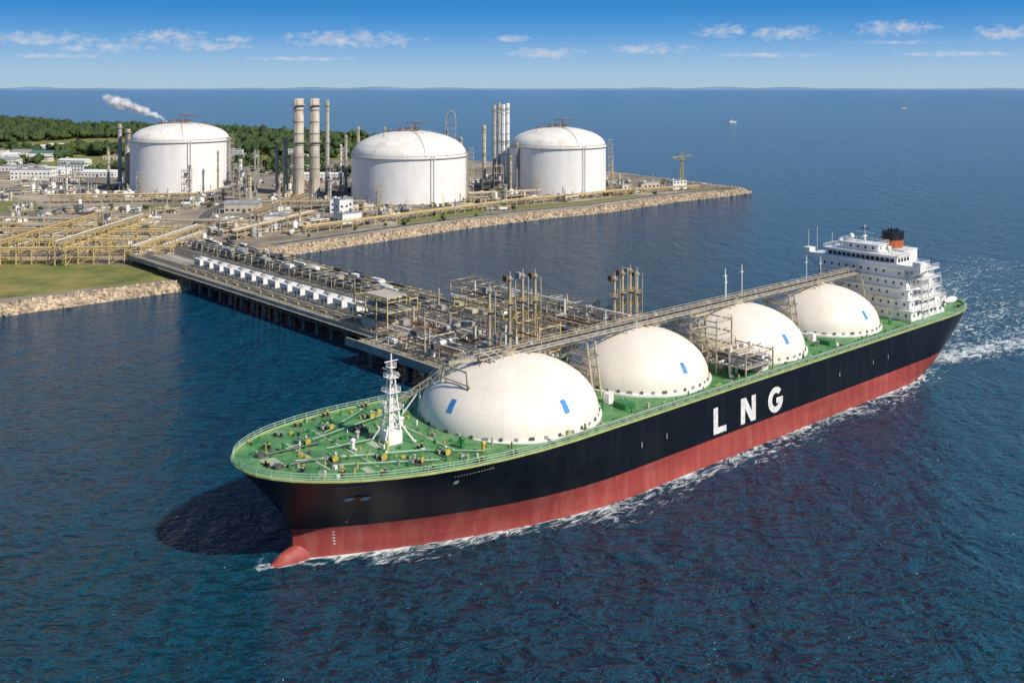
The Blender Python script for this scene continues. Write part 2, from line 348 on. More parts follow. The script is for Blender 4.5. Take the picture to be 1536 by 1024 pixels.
road('road',[(-125,505),(-103,530),(-72,566),(-36,605),(6,643),(52,677),(107,734),(160,776)],7)
road('road',[(-160,465),(-200,475),(-290,505),(-420,560),(-700,640)],8)
road('road',[(-170,470),(-185,560),(-200,640),(-205,760),(-330,860),(-420,1000)],8)
road('road',[(-190,600),(-320,600),(-480,660)],7)

# ---------------------------------------------------------------- storage tanks
TK=[(-266.7,778,38,40,13),(-75.6,712,42.2,32.5,17),(36.5,767,37.8,36,14)]
def stair_tower(mb,x,y,hh,k='beige'):
    for dx in(-1.8,1.8):
        for dy in(-1.8,1.8): mb.beam((x+dx,y+dy,0),(x+dx,y+dy,hh),.16,k)
    z=0;f=1
    while z<hh-1:
        mb.box((x,y,z+3.4),(3.8,3.8,.15),'grey'); mb.beam((x-1.6*f,y-1.8,z),(x+1.6*f,y-1.8,z+3.4),.2,k); f=-f; z+=3.4
        mb.rail([(x-1.9,y-1.9,z),(x+1.9,y-1.9,z)],1.1,k,1.9,.07)
def storage_tank(cx,cy,R,hw,hd,sd_):
    rnd=random.Random(sd_); e=empty('lng_storage_tank',(cx,cy,GZ)); 
    mb=MB(); mb.lathe((0,0,0),[(R+1.2,0),(R+1.2,1.2)],'conc',96,False); mb.lathe((0,0,0),[(R+1.2,1.2),(R,1.2)],'conc',96,False); mb.lathe((0,0,0),[(R,1.2),(R,hw)],'landtank',96)
    mb.lathe((0,0,0),[(R+.5,hw),(R+.5,hw+.9)],'landtank',96); mb.lathe((0,0,0),[(R,hw),(R+.5,hw)],'landtank',96,False); mb.lathe((0,0,0),[(R+.5,hw+.9),(R-.4,hw+.9)],'landtank',96,False)
    mb.build('shell',e)
    mb=MB(); prof=[((R-.4)*math.cos(t)**.92 if t<pi/2-.001 else .01,hw+.9+hd*math.sin(t)) for t in [i/18*pi/2 for i in range(19)]]
    mb.lathe((0,0,0),prof,'landdome',96); mb.build('dome_roof',e)
    mb=MB(); n=48
    ring=[(R*math.cos(2*pi*i/n),R*math.sin(2*pi*i/n),hw+.9) for i in range(n)]
    mb.rail(ring,1.3,'beige',3,.08,closed=True)
    mb.lathe((0,0,0),[(R+.55,hw-.5),(R+1.1,hw-.3),(R+1.1,hw-.05),(R+.55,hw-.05)],'grey',64,False)
    for t0 in (-1.2,.6,2.6):
        prev=None
        for i in range(13):
            a=i/13*pi/2; r=(R-.4)*math.cos(a)**.92; z=hw+1.0+hd*math.sin(a); p=(r*math.cos(t0),r*math.sin(t0),z)
            if prev: mb.beam(prev,p,.2,'wallb'); mb.beam((prev[0],prev[1],prev[2]+1),(p[0],p[1],p[2]+1),.06,'grey'); mb.beam(p,(p[0],p[1],p[2]+1),.06,'grey')
            prev=p
    zt=hw+hd+.5
    mb.box((0,0,zt+.9),(14,9,.4),'grey'); mb.rail([(-7,-4.5,zt+1.1),(7,-4.5,zt+1.1),(7,4.5,zt+1.1),(-7,4.5,zt+1.1)],1.5,'rust',2,.14,closed=True)
    for i in range(4): mb.cyl((-5+i*3.3,-1,zt-1),.7,4,'rust' if i%2 else 'grey',8)
    for sx_ in(-6,6):
        for sy in(-4,4): mb.beam((sx_,sy,zt-2),(sx_,sy,zt+1),.3,'grey')
    mb.cyl((4,2,zt),.5,6.5,'rust',8); mb.beam((-3,2,zt+6.5),(13,2,zt+6.2),.5,'rust'); mb.beam((4,2,zt+8),(12,2,zt+6.4),.15,'grey'); mb.beam((4,2,zt+6),(4,2,zt+8),.2,'grey')
    mb.cyl((-13,-3,zt-1.8),.4,4,'grey',6); mb.beam((-17,-3,zt+.6),(-7,-3,zt+.6),.5,'rust'); mb.box((-14,-3,zt-.6),(4,3,.3),'grey')
    for i in range(6): mb.cyl((rnd.uniform(-20,20),rnd.uniform(-20,10),zt-3.2),.35,3.2,'grey',6)
    mb.build('roof_equipment',e)
    mb=MB()
    for t0,k in((-1.05,'white'),(-1.10,'white'),(.2,'beige')):
        x,y=(R+.9)*math.cos(t0),(R+.9)*math.sin(t0); mb.cyl((x,y,0),.28,hw+2,k,8)
        for z in range(4,int(hw),6): mb.beam((x,y,z),(x*.97,y*.97,z),.15,k)
    t0=-2.1+rnd.random()*.2; x,y=(R+3.5)*math.cos(t0),(R+3.5)*math.sin(t0)
    x2,y2=(R+3.5)*math.cos(-.05),(R+3.5)*math.sin(-.05)
    stair_tower(mb,x2,y2,hw+3); stair_tower(mb,x,y,hw*.45)
    mb.lathe((0,0,0),[(R+5,1.2),(R+5.5,1.4),(R+5.5,1.8),(R+5,1.9)],'cream',48,False)
    for i in range(44):
        a=rnd.uniform(-pi,0); q=R+rnd.uniform(4,11); mb.box((q*math.cos(a),q*math.sin(a),1.2),(rnd.uniform(1,4),rnd.uniform(1,2),rnd.uniform(1,2.6)),rnd.choice(['white','grey','cream','beige','wallb','dgrey']),a)
        if i%3==0: mb.cyl((q*math.cos(a+.02),q*math.sin(a+.02),0),.2,rnd.uniform(3,8),rnd.choice(['beige','grey','cream']),6)
    mb.build('side_pipes',e)
for i,t in enumerate(TK): storage_tank(*t,i)

# ---------------------------------------------------------------- stacks
def stack(name,x,y,r,h,k='grey',bands=True,ladder=True,n=20):
    mb=MB(); mb.cyl((0,0,0),r*1.5,1.5,'conc',n); mb.lathe((0,0,0),[(r*1.12,1.5),(r*1.1,h*.15),(r,h*.2),(r*.95,h),(r*.75,h),(r*.75,h-3)],k,n)
    if bands:
        zb=h*.28
        while zb<h-1: mb.lathe((0,0,zb),[(r*1.0,0),(r*1.1,0),(r*1.1,.5),(r*.99,.5)],'grey' if zb<h*.9 else 'rust',n,False); zb+=h*.12
        for z in(h*.55,h*.93):
            mb.lathe((0,0,z),[(r,0),(r*1.4,0),(r*1.4,.25),(r,.25)],'grey',n,False)
            mb.rail([(r*1.4*math.cos(a/10*2*pi),r*1.4*math.sin(a/10*2*pi),z) for a in range(10)],1.2,'beige',3,.08,closed=True)
    if ladder:
        mb.beam((-.5,-r*1.2,0),(-.5,-r*1.15,h),.1,'beige'); mb.beam((.5,-r*1.2,0),(.5,-r*1.15,h),.1,'beige')
    mb.build(name,None,(x,y,GZ))
stack('smokestack',-162,734,4.0,74,'stackc'); stack('smokestack',-150,734,3.9,74,'stackc')
stack('vent_stack',-141,738,1.6,73,'grey'); stack('vent_stack',-128,745,1.1,46,'grey')
stack('vent_stack',-120,755,1.0,52,'beige'); stack('process_column',-174,742,1.9,44,'beige'); stack('process_column',-182,748,1.2,36,'grey')
for x,hh in((-14.5,68),(-10.6,70),(-7,68.5),(-3.5,69.5)): stack('vent_stack',x,790,1.5,hh,'grey' if x<-10 else 'white',True,True,12)
stack('process_column',-22.5,780,1.5,52,'beige'); stack('process_column',4,745,1.3,40,'grey'); stack('process_column',-1,742,1.0,30,'beige')
stack('process_column',-318,800,2.3,48,'beige'); stack('process_column',-327,806,1.6,52,'grey'); stack('process_column',-334,800,1.1,34,'beige')
for x,y,h_ in((-112,770,34),(-105,800,50),(-54,800,48),(-44,830,40),(-210,800,30),(-220,770,22),(-235,705,26),(70,815,30),(85,820,24),(-350,760,22),(-198,745,34),(-190,700,20),(-132,700,16),(-5,700,12),(-133,752,38),(-115,735,28),(-225,740,34),(-205,730,28)):
    stack('process_column',x,y,random.uniform(.7,1.6),h_,random.choice(['beige','grey','white']),True,True,10)
mb=MB(); pr=None
for sx_ in(-4,4): 
    for sy in(-3,3): mb.beam((sx_,sy,0),(sx_,sy,56),.35,'grey')
for z in range(4,56,5):
    mb.beam((-4,-3,z),(4,-3,z+5),.2,'grey'); mb.beam((-4,-3,z),(4,-3,z),.2,'grey'); mb.beam((-4,3,z),(4,3,z),.2,'grey')
for i in range(13):
    a=pi*i/12; p=(-4*math.cos(a),0,56+7*math.sin(a))
    if pr: mb.beam(pr,p,.6,'grey',6)
    pr=p
mb.build('flare_gantry',None,(-50,790,GZ))

# ---------------------------------------------------------------- pipe racks
def pipe_rack(name,p,q,wd,ht,levels=2,k='cream',step=7,npipe=6,z0=GZ,rails=True):
    d=Vector((q[0]-p[0],q[1]-p[1])); Ln=d.length; ang=math.atan2(d.y,d.x); mb=MB()
    n=max(1,int(Ln/step))
    for i in range(n+1):
        x=Ln*i/n
        for y in(-wd/2,wd/2): mb.beam((x,y,-.2),(x,y,ht+.8),.28,k)
        for l in range(levels):
            z=ht*(l+1)/levels; mb.beam((x,-wd/2-.5,z),(x,wd/2+.5,z),.25,k)
        if i<n and i%2==0: mb.beam((x,-wd/2,0),(x+Ln/n,-wd/2,ht/levels),.14,k)
    for l in range(levels):
        z=ht*(l+1)/levels
        for y in(-wd/2,wd/2): mb.beam((0,y,z),(Ln,y,z),.22,k)
        for j in range(npipe):
            y=-wd/2+wd*(j+.5)/npipe; r=random.choice([.16,.22,.3,.36]); mb.beam((-1,y,z+.3+r),(Ln+1,y,z+.3+r),r,random.choice(['grey','white','beige','cream','cream','rust','grey']),8)
    if rails: mb.rail([(0,-wd/2-.5,ht+.2),(Ln,-wd/2-.5,ht+.2)],1.2,k,2.5,.09)
    return mb.build(name,None,(p[0],p[1],z0),ang)
pr_=pipe_rack
pr_('pipe_rack',(-300,446),(-160,455),5,7,2,npipe=3)
pr_('pipe_rack',(-290,468),(-165,472),5,8,2,npipe=3)
pr_('pipe_rack',(-300,500),(-175,492),6,9,3,npipe=3)
pr_('pipe_rack',(-290,535),(-180,520),6,7,2,npipe=4)
pr_('pipe_rack',(-243,440),(-240,560),5,9,2,npipe=3)
pr_('pipe_rack',(-208,445),(-205,540),5,11,3,npipe=3)
pr_('pipe_rack',(-175,450),(-168,520),5,8,2,npipe=3)
pr_('pipe_rack',(-320,575),(-150,560),6,5,1,'beige')
pr_('pipe_rack',(-118,545),(-5,668),5,3.5,1,'cream',8,6)
pr_('pipe_rack',(-5,672),(98,752),5,3.5,1,'cream',8,6)
pr_('pipe_rack',(-185,655),(-100,655),6,5,2,'beige')
pr_('pipe_rack',(-160,600),(-150,700),5,5,2,'beige')
pr_('pipe_rack',(-30,695),(20,715),5,6,2,'beige')
pr_('pipe_rack',(-215,690),(-215,790),6,7,2,'grey')
pr_('pipe_rack',(-330,690),(-230,700),6,5,2,'beige')
pr_('pipe_rack',(-20,745),(-20,800),6,9,2,'grey')
pr_('pipe_rack',(70,735),(150,780),4,3,1,'cream',8,5)
pr_('pipe_rack',(-150,520),(-125,600),5,5,2,'cream')
def scaffold(name,x,y,wx,wy,ht,k='cream',z0=GZ,rot=0,lev=4):
    mb=MB(); nx=max(1,int(wx/4)); ny=max(1,int(wy/4))
    for i in range(nx+1):
        for j in range(ny+1):
            mb.beam((wx*i/nx-wx/2,wy*j/ny-wy/2,0),(wx*i/nx-wx/2,wy*j/ny-wy/2,ht),.22,k)
    for l in range(1,lev+1):
        z=ht*l/lev
        mb.box((0,0,z-.1),(wx*.96,wy*.96,.18),'grey'); mb.rail([(-wx/2,-wy/2,z),(wx/2,-wy/2,z),(wx/2,wy/2,z),(-wx/2,wy/2,z)],1.1,k,2,.08,closed=True)
        mb.beam((-wx/2,-wy/2,z-ht/lev),(-wx/2+wx/nx,-wy/2,z),.14,k)
        for q_ in range(2):
            px,py=random.uniform(-wx*.35,wx*.35),random.uniform(-wy*.35,wy*.35)
            if l<lev: mb.cyl((px,py,z),random.uniform(.5,1.1),ht/lev*.7,random.choice(['white','grey','beige']),10)
    mb.build(name,None,(x,y,z0),rot)
scaffold('steel_platform_tower',-213,508,9,9,17); scaffold('steel_platform_tower',-188,498,7,7,12); scaffold('steel_platform_tower',-255,515,12,8,9)
scaffold('steel_platform_tower',-196,700,9,8,24,'beige'); scaffold('steel_platform_tower',-176,760,8,8,30,'beige'); scaffold('steel_platform_tower',-132,735,7,7,26,'beige')
scaffold('steel_platform_tower',-243,722,6,6,20,'beige'); scaffold('steel_platform_tower',-215,765,9,8,18,'grey'); scaffold('steel_platform_tower',-10,740,7,6,22,'beige')
scaffold('steel_platform_tower',-118,740,6,6,20,'grey');scaffold('steel_platform_tower',-96,790,8,8,28,'beige')

# ---------------------------------------------------------------- process units & buildings
def process_unit(cx,cy,ang,wd,dp):
    mb=MB(); mb.box((0,0,.15),(wd,dp,.5),'conc')
    for i in range(random.randint(7,12)):
        x,y=random.uniform(-.42,.42)*wd,random.uniform(-.42,.42)*dp; t=random.random()
        if t<.3:
            l=random.uniform(3,8);r=random.uniform(.6,1.2); k=random.choice(['white','grey','beige','white'])
            mb.beam((x-l/2,y,r+1),(x+l/2,y,r+1),r,k,12); mb.box((x-l/3,y,.8),(.5,r*1.6,1.6),'conc'); mb.box((x+l/3,y,.8),(.5,r*1.6,1.6),'conc')
        elif t<.42:
            r=random.uniform(1,2.0); hh=random.uniform(3,6); mb.lathe((x,y,.3),[(r,0),(r,hh),(r*.6,hh+.6),(.01,hh+.8)],random.choice(['white','grey','white','beige']),14)
        elif t<.85:
            a,b_,c=random.uniform(2,6),random.uniform(2,4.5),random.uniform(1.2,3.8); k=random.choice(['white','grey','wallb','white','dgrey','dgrey'])
            mb.box((x,y,c/2+.3),(a,b_,c),k); mb.box((x,y,c+.4),(a*1.04,b_*1.04,.2),random.choice(['roofg','roofg','dgrey','white'])); mb.box((x+a*.2,y,c+.9),(a*.25,b_*.3,.9),'grey')
            mb.box((x,y-b_/2-.03,1.4),(1,.08,2),'dgrey')
        else:
            mb.cyl((x,y,.3),.4,random.uniform(5,11),random.choice(['beige','grey']),8)
    for i in range(6):
        y=random.uniform(-.45,.45)*dp; z=random.uniform(1,3.5); mb.beam((-wd*.5,y,z),(wd*.5,y,z),random.uniform(.12,.3),random.choice(['cream','white','grey','rust','dgrey']),6)
        for xx in(-.4,0,.4): mb.beam((wd*xx,y,.2),(wd*xx,y,z),.12,'cream')
    for i in range(5):
        x=random.uniform(-.45,.45)*wd; z=random.uniform(1,4); mb.beam((x,-dp*.5,z),(x,dp*.5,z),random.uniform(.12,.3),random.choice(['cream','white','beige','rust']),6)
    mb.build('process_unit',None,(cx,cy,GZ+.05),ang)
def building(name,cx,cy,a,b_,hh,ang=0,wall='white',roof='roofg',gable=False):
    e=empty(name,(cx,cy,GZ),ang); mb=MB(); mb.box((0,0,hh/2),(a,b_,hh),wall); mb.build('walls',e)
    mb=MB()
    if gable:
        r=b_*.16; mb.add([(-a/2-.4,-b_/2-.4,hh),(a/2+.4,-b_/2-.4,hh),(a/2+.4,b_/2+.4,hh),(-a/2-.4,b_/2+.4,hh),(-a/2-.4,0,hh+r),(a/2+.4,0,hh+r)],[(0,1,5,4),(2,3,4,5),(0,4,3),(1,2,5)],roof)
    else:
        mb.box((0,0,hh+.2),(a+.5,b_+.5,.4),roof); mb.box((a*.2,0,hh+1),(a*.15,b_*.25,1.2),'grey'); mb.box((-a*.25,b_*.1,hh+.8),(a*.1,b_*.2,.9),'white')
    mb.build('roof',e); mb=MB(); nl=max(1,int(hh/3.4)); nw=max(2,int(a/3.5))
    for l in range(nl):
        for i in range(nw):
            if l==0 and i==nw//2: continue
            mb.box((-a/2+a*(i+.5)/nw,-b_/2,l*3.4+2),(1.6,.16,1.3),'glass')
        for i in range(max(1,int(b_/4))):
            for s_ in(-1,1): mb.box((s_*a/2,-b_/2+b_*(i+.5)/max(1,int(b_/4)),l*3.4+2),(.16,1.6,1.3),'glass')
    mb.build('windows',e); mb=MB(); mb.box((-a/2+a*(nw//2+.5)/nw,-b_/2,1.3),(2.2,.2,2.6),'dgrey'); mb.build('door',e)
building('plant_building',-430,870,36,14,9,0,'white','roofg')
building('control_building',-113,640,15,9,9,.2,'white','roofg'); building('control_building',-100,590,14,9,6,.75,'white','roofg')
building('control_building',-106,600,7,7,13,.75,'white','roofg')
building('pump_house',-142,585,15,9,5,.1,'white','roofg'); building('warehouse',-178,640,22,12,6,.05,'wallb','roofg',True)
building('gate_house',134,786,14,8,7,.5,'white','roofg'); building('gate_house',112,792,16,8,5,.5,'wallb','roofg')
occ=[(-430,870,22),(-113,640,9),(-103,595,9),(-142,585,9),(-178,640,12)]
def free(x,y,r,m=6,sm=18):
    if not inpoly(x,y,land): return False
    for a,b_,R,_,_ in TK:
        if math.hypot(x-a,y-b_)<R+r+m: return False
    for a,b_,R in occ:
        if math.hypot(x-a,y-b_)<R+r: return False
    for i in range(5,20):
        P=Vector(shore[i]);Q=Vector(shore[i+1]);X=Vector((x,y)); t=max(0,min(1,(X-P).dot(Q-P)/(Q-P).length_squared))
        if (X-(P+(Q-P)*t)).length<r+sm: return False
    return True
cnt=0;tries=0
while cnt<125 and tries<6000:
    tries+=1; x=random.uniform(-430,130); y=random.uniform(478,860)
    if x<-.56*y-30: continue
    if not free(x,y,6.5): continue
    process_unit(x,y,random.choice([0,.05,.75,.8,1.57]),random.uniform(12,19),random.uniform(8,13)); occ.append((x,y,7)); cnt+=1
cnt=0;tries=0
while cnt<80 and tries<3500:
    tries+=1; x=random.uniform(-800,-150); y=random.uniform(830,1330)
    if not free(x,y,11): continue
    if x>-300 and random.random()<.4: continue
    building(random.choice(['warehouse','office_building','workshop_building']),x,y,random.uniform(14,42),random.uniform(10,18),random.uniform(4,8),random.uniform(-.3,.3),random.choice(['white','white','wallb']),random.choice(['roofg','white','roofgr','roofr','white']),random.random()<.5)
    occ.append((x,y,13)); cnt+=1
def car(x,y,ang,k):
    mb=MB(); prof=[(-2.2,.35),(-2.2,.85),(-1.5,.95),(-1.0,1.45),(.6,1.45),(1.2,.95),(2.1,.85),(2.2,.35)]
    vs=[(a,-.88 if z<1.2 else -.72,z) for a,z in prof]+[(a,.88 if z<1.2 else .72,z) for a,z in prof]; n=8
    mb.add(vs,[tuple(range(n-1,-1,-1)),tuple(range(n,2*n))]+[(i,(i+1)%n,n+(i+1)%n,n+i) for i in range(n)],k)
    mb.box((-.2,0,1.2),(1.5,1.66,.35),'glass')
    for sx_ in(-1.35,1.35):
        for sy in(-.85,.85): mb.beam((sx_,sy-.1,.34),(sx_,sy+.1,.34),.34,'black',10)
    mb.build('parked_car',None,(x,y,GZ+.06),ang)
M['carr']=mat('car_red',(.35,.03,.03),.3,.1,1);M['carb']=mat('car_blue',(.04,.1,.28),.3,.1,1)
for i in range(26):
    car(-300+ (i%13)*4+random.uniform(-.3,.3)+(i//13)*90,655+ (i//13)*20,1.57,random.choice(['white','carr','carb','dgrey','grey','white']))

mb=MB()
mb.box((0,0,1.5),(6,6,3),'conc')
for a in((-1.5,-1.5),(1.5,-1.5),(1.5,1.5),(-1.5,1.5)): mb.beam((a[0],a[1],3),(a[0]*.6,a[1]*.6,22),.25,'yellow')
for z in range(3,22,3): mb.beam((-1.4,-1.4,z),(1.4,-1.4,z+3),.14,'yellow'); mb.beam((1.4,-1.4,z),(1.4,1.4,z+3),.14,'yellow'); mb.beam((-1.4,-1.4,z),(1.4,-1.4,z),.14,'yellow')
mb.box((0,0,22.2),(5,5,.4),'yellow'); mb.beam((-8,0,24),(8,0,25.5),.5,'yellow'); mb.beam((0,0,22),(0,0,28),.3,'yellow'); mb.beam((0,0,28),(8,0,25.5),.12,'yellow'); mb.box((-6,0,23.6),(2,2,1.6),'yellow')
mb.build('harbour_crane',None,(142,808,GZ))

# ---------------------------------------------------------------- forest
bm=bmesh.new(); bmesh.ops.create_icosphere(bm,subdivisions=2,radius=1); iv=np.array([x.co[:] for x in bm.verts]); iff=np.array([[x.index for x in q.verts] for q in bm.faces]); bm.free()
def forest(name,pts,rmin,rmax,lumps=2):
    V=[];F=[];o=0
    for x,y in pts:
        R=random.uniform(rmin,rmax); hh=R*random.uniform(1.1,1.7)
        for l in range(lumps):
            v=iv*(1+.36*np.random.randn(len(iv),1)); s=R*random.uniform(.45,.85); v=v*np.array([s,s,s*random.uniform(.7,1.1)])
            v=v+np.array([x+random.uniform(-.5,.5)*R,y+random.uniform(-.5,.5)*R,GZ+hh*random.uniform(.55,1.0)]); V.append(v); F.append(iff+o); o+=len(iv)
    V=np.concatenate(V);F=np.concatenate(F); me=bpy.data.meshes.new(name); me.vertices.add(len(V)); me.vertices.foreach_set('co',V.ravel())
    me.loops.add(F.size); me.loops.foreach_set('vertex_index',F.ravel().astype(np.int32)); me.polygons.add(len(F)); me.polygons.foreach_set('loop_start',np.arange(0,F.size,3,dtype=np.int32)); me.polygons.foreach_set('loop_total',np.full(len(F),3,dtype=np.int32))
    me.update(calc_edges=True); me.materials.append(M['leaf']); ob=bpy.data.objects.new(name,me); sc.collection.objects.link(ob)
pts=[]
while len(pts)<4800:
    x=random.uniform(-1500,-130); y=random.uniform(1150,2330)
    if x<-.6*y-40 or not inpoly(x,y,land): continue
    if y<1350 and random.random()<.6: continue
    if mn.noise(Vector((x*.004,y*.004,0)))<-.18: continue
    pts.append((x,y))
forest('forest',pts,4.5,8.5,2)
pts=[]
while len(pts)<450:
    x=random.uniform(-700,-120); y=random.uniform(840,1250)
    if x<-.62*y-60 or not free(x,y,2) : continue
    if mn.noise(Vector((x*.01,y*.01,5)))<0: continue
    pts.append((x,y))
forest('tree_group',pts,2.5,5.5)
pts=[]
while len(pts)<70:
    x=random.uniform(-330,110); y=random.uniform(480,800)
    if not free(x,y,1,2,6): continue
    pts.append((x,y))
forest('shrubs',pts,.8,2.)

# ---------------------------------------------------------------- jetty
JA=math.atan2(-.73,.685); JO=(-140.7,409.8,0)
J=empty('jetty',JO,JA); JZ=7.
mb=MB()
mb.bx(-62,146,0,46,JZ-1.2,JZ,'conc'); mb.bx(146,214,-9,55,JZ-1.6,JZ+.003,'conc')
for a in range(-2,214,9):
    b0,b1=(0,46) if a<146 else (-9,55)
    mb.bx(a-.7,a+.7,b0+.3,b1-.3,JZ-2.6,JZ-1.25 if a<146 else JZ-1.65,'concd')
    y=b0+1.5
    while y<b1:
        mb.cyl((a,y,-3),.75,JZ-2.6+3,'concd',10); y+=(7.5)
mb.bx(-62,146,-.35,-.003,JZ-1.5,JZ+.5,'conc'); mb.bx(140,214,-9.5,-9.003,JZ-2,JZ+.4,'conc'); mb.bx(145.5,145.997,-9,0,JZ-2,JZ+.4,'conc')
mb.beam((-20,-.8,JZ-1),(146,-.8,JZ-1),.3,'beige',8); mb.beam((-20,-.8,JZ-2),(146,-.8,JZ-2),.22,'rust',8)
mb.build('deck_and_piles',J)
mb=MB(); mb.bx(-62,146,17,27,JZ+.02,JZ+.04,'asph'); mb.bx(-62,146,3,8,JZ+.02,JZ+.04,'asph')
t=-60
while t<142: mb.bx(t,t+3,21.9,22.1,JZ+.052,JZ+.06,'line'); t+=8
mb.bx(-62,146,17.3,17.5,JZ+.052,JZ+.06,'line'); mb.bx(-62,146,26.5,26.7,JZ+.052,JZ+.06,'line')
mb.bx(-62,146,16.6,16.9,JZ,JZ+.3,'conc'); mb.bx(-62,146,27.1,27.4,JZ,JZ+.3,'conc')
mb.build('roadway',J)
mb=MB()
for i in range(14):
    a=-8+i*9.2; hh=3.6
    mb.bx(a,a+5.8,9.9,14.3,JZ,JZ+hh,'white'); mb.bx(a-.15,a+5.95,9.75,14.45,JZ+hh,JZ+hh+.25,'white'); mb.bx(a+1,a+2.4+(i%3)*.8,11.3,12.8,JZ+hh+.25,JZ+hh+.9,'grey'); mb.bx(a+4.2,a+5.2,10.6,11.6,JZ+hh+.25,JZ+hh+.6,'roofg')
    mb.bx(a+1.8,a+2.8,9.84,9.897,JZ+.2,JZ+2.3,'dgrey'); mb.bx(a+3.8,a+5.0,9.84,9.897,JZ+1.6,JZ+2.5,'glass'); mb.bx(a+6.9,a+8.1,12,13,JZ,JZ+1.6,'grey')
    mb.bx(a+1,a+5,4,4.4,JZ,JZ+.8,'cream')
mb.build('equipment_cabins',J)
mb=MB(); mb.rail([(-60,.2,JZ),(140,.2,JZ)],1.4,'cream',3,.1); mb.rail([(-60,45.8,JZ),(146,45.8,JZ)],1.4,'cream',3,.1); mb.rail([(-60,9,JZ),(140,9,JZ)],1.2,'cream',3,.08)
mb.rail([(147,-8.8,JZ),(213.5,-8.8,JZ),(213.5,54.8,JZ),(147,54.8,JZ)],1.4,'cream',3,.1)
a=-55
while a<145:
    mb.beam((a,28.2,JZ),(a,28.2,JZ+6),.14,'beige',6); mb.beam((a,28.2,JZ+6),(a,26,JZ+6.3),.1,'beige',6); mb.box((a,25.7,JZ+6.2),(.4,1,.2),'grey'); a+=16
mb.build('railings',J)
mb=MB(); 
for a in range(-58,146,6):
    for y in(29,36,43): mb.beam((a,y,JZ),(a,y,JZ+3.4),.2,'beige')
    mb.beam((a,28.5,JZ+1.6),(a,43.5,JZ+1.6),.22,'beige'); mb.beam((a,28.5,JZ+3.4),(a,43.5,JZ+3.4),.2,'beige')
for j in range(13):
    y=29.3+j*1.1; r=random.choice([.25,.35,.45]); mb.beam((-60,y,JZ+1.8+r),(148,y,JZ+1.8+r),r,random.choice(['grey','beige','dgrey','dgrey','rust','grey']),8)
for j in range(4):
    y=30+j*3.6; r=random.choice([.22,.3]); mb.beam((-60,y,JZ+3.6+r),(148,y,JZ+3.6+r),r,random.choice(['grey','beige','cream']),8)
for i in range(60):
    a=random.uniform(-50,140); l=random.uniform(2,9); y=random.uniform(30,42); mb.box((a,y,JZ+4),(l,random.uniform(1,3),random.uniform(.6,1.6)),random.choice(['dgrey','grey','white','beige','dgrey']))
mb.build('pipe_run',J)
def lrack(mb,x0,x1,y0,y1,z,lev,dz,k,np_,pipes=('grey','beige','white','rust','beige','dgrey')):
    nx=max(1,int((x1-x0)/6))
    for i in range(nx+1):
        x=x0+(x1-x0)*i/nx
        for y in(y0,y1): mb.beam((x,y,z),(x,y,z+lev*dz+.6),.22,k)
        for l in range(1,lev+1): mb.beam((x,y0,z+l*dz),(x,y1,z+l*dz),.2,k)
        if i<nx: mb.beam((x,y0,z),(x+(x1-x0)/nx,y0,z+dz),.13,k)
    for l in range(1,lev+1):
        for y in(y0,y1): mb.beam((x0,y,z+l*dz),(x1,y,z+l*dz),.18,k)
        for j in range(np_):
            y=y0+(y1-y0)*(j+.5)/np_; r=random.choice([.16,.22,.34]); xa=x0-1+random.choice([0,0,(x1-x0)*.3]); mb.beam((xa,y,z+l*dz+.25+r),(x1+1-random.choice([0,0,(x1-x0)*.35]),y,z+l*dz+.25+r),r,random.choice(pipes),8)
    mb.rail([(x0,y0,z+lev*dz),(x1,y0,z+lev*dz)],1.2,k,2.5,.07); mb.rail([(x0,y1,z+lev*dz),(x1,y1,z+lev*dz)],1.2,k,2.5,.07)
mb=MB()
lrack(mb,128,146,2,14,JZ,3,3.4,'cream',5)
mb.bx(128.5,145.5,2.5,13.5,JZ+6.85,JZ+7.0,'grey'); mb.bx(129,138,4,11,JZ,JZ+3,'white'); mb.bx(131,143,4,12,JZ+10.4,JZ+11.0,'wallb')
lrack(mb,146,206,12,22,JZ,2,3.2,'beige',6); lrack(mb,150,180,26,36,JZ,3,3,'cream',5); lrack(mb,186,210,26,38,JZ,2,3.4,'beige',5); lrack(mb,130,208,41,51,JZ,3,3.2,'beige',4)
lrack(mb,150,205,-5,3,JZ,1,3.2,'beige',5); 
for i in range(130):
    x,y=random.uniform(148,210),random.uniform(-6,52); t=random.random()
    if t<.45: z=random.choice([0,0,3.6,6.8]); mb.box((x,y,JZ+z+random.uniform(.8,1.3)),(random.uniform(1.5,5),random.uniform(1.5,3),random.uniform(1.2,2.4)),random.choice(['white','grey','beige','dgrey','grey','white','dgrey']))
    elif t<.75: mb.beam((x,y,JZ),(x,y,JZ+random.uniform(3,13)),random.uniform(.2,.45),random.choice(['beige','grey','white']),8)
    else:
        l=random.uniform(3,7);r=random.uniform(.5,.9); z=random.choice([.8,3.6,6.8]); mb.beam((x,y,JZ+r+z),(x,y+l,JZ+r+z),r,random.choice(['white','grey','beige']),10)
for x in range(150,210,6): mb.beam((x,-6,JZ+3.6),(x,50,JZ+3.8),.24,random.choice(['grey','beige','rust']),8)
mb.build('platform_pipework',J)
mb=MB(); mb.bx(206,213,-6,2,JZ,JZ+3,'grey'); lrack(mb,203,212,4,12,JZ,4,3.4,'cream',2)
mb.beam((212,8,JZ+11),(229,8,18),.6,'beige'); mb.rail([(212,8,JZ+11.6),(229,8,18.6)],1.1,'beige',2,.08); mb.build('gangway_tower',J)
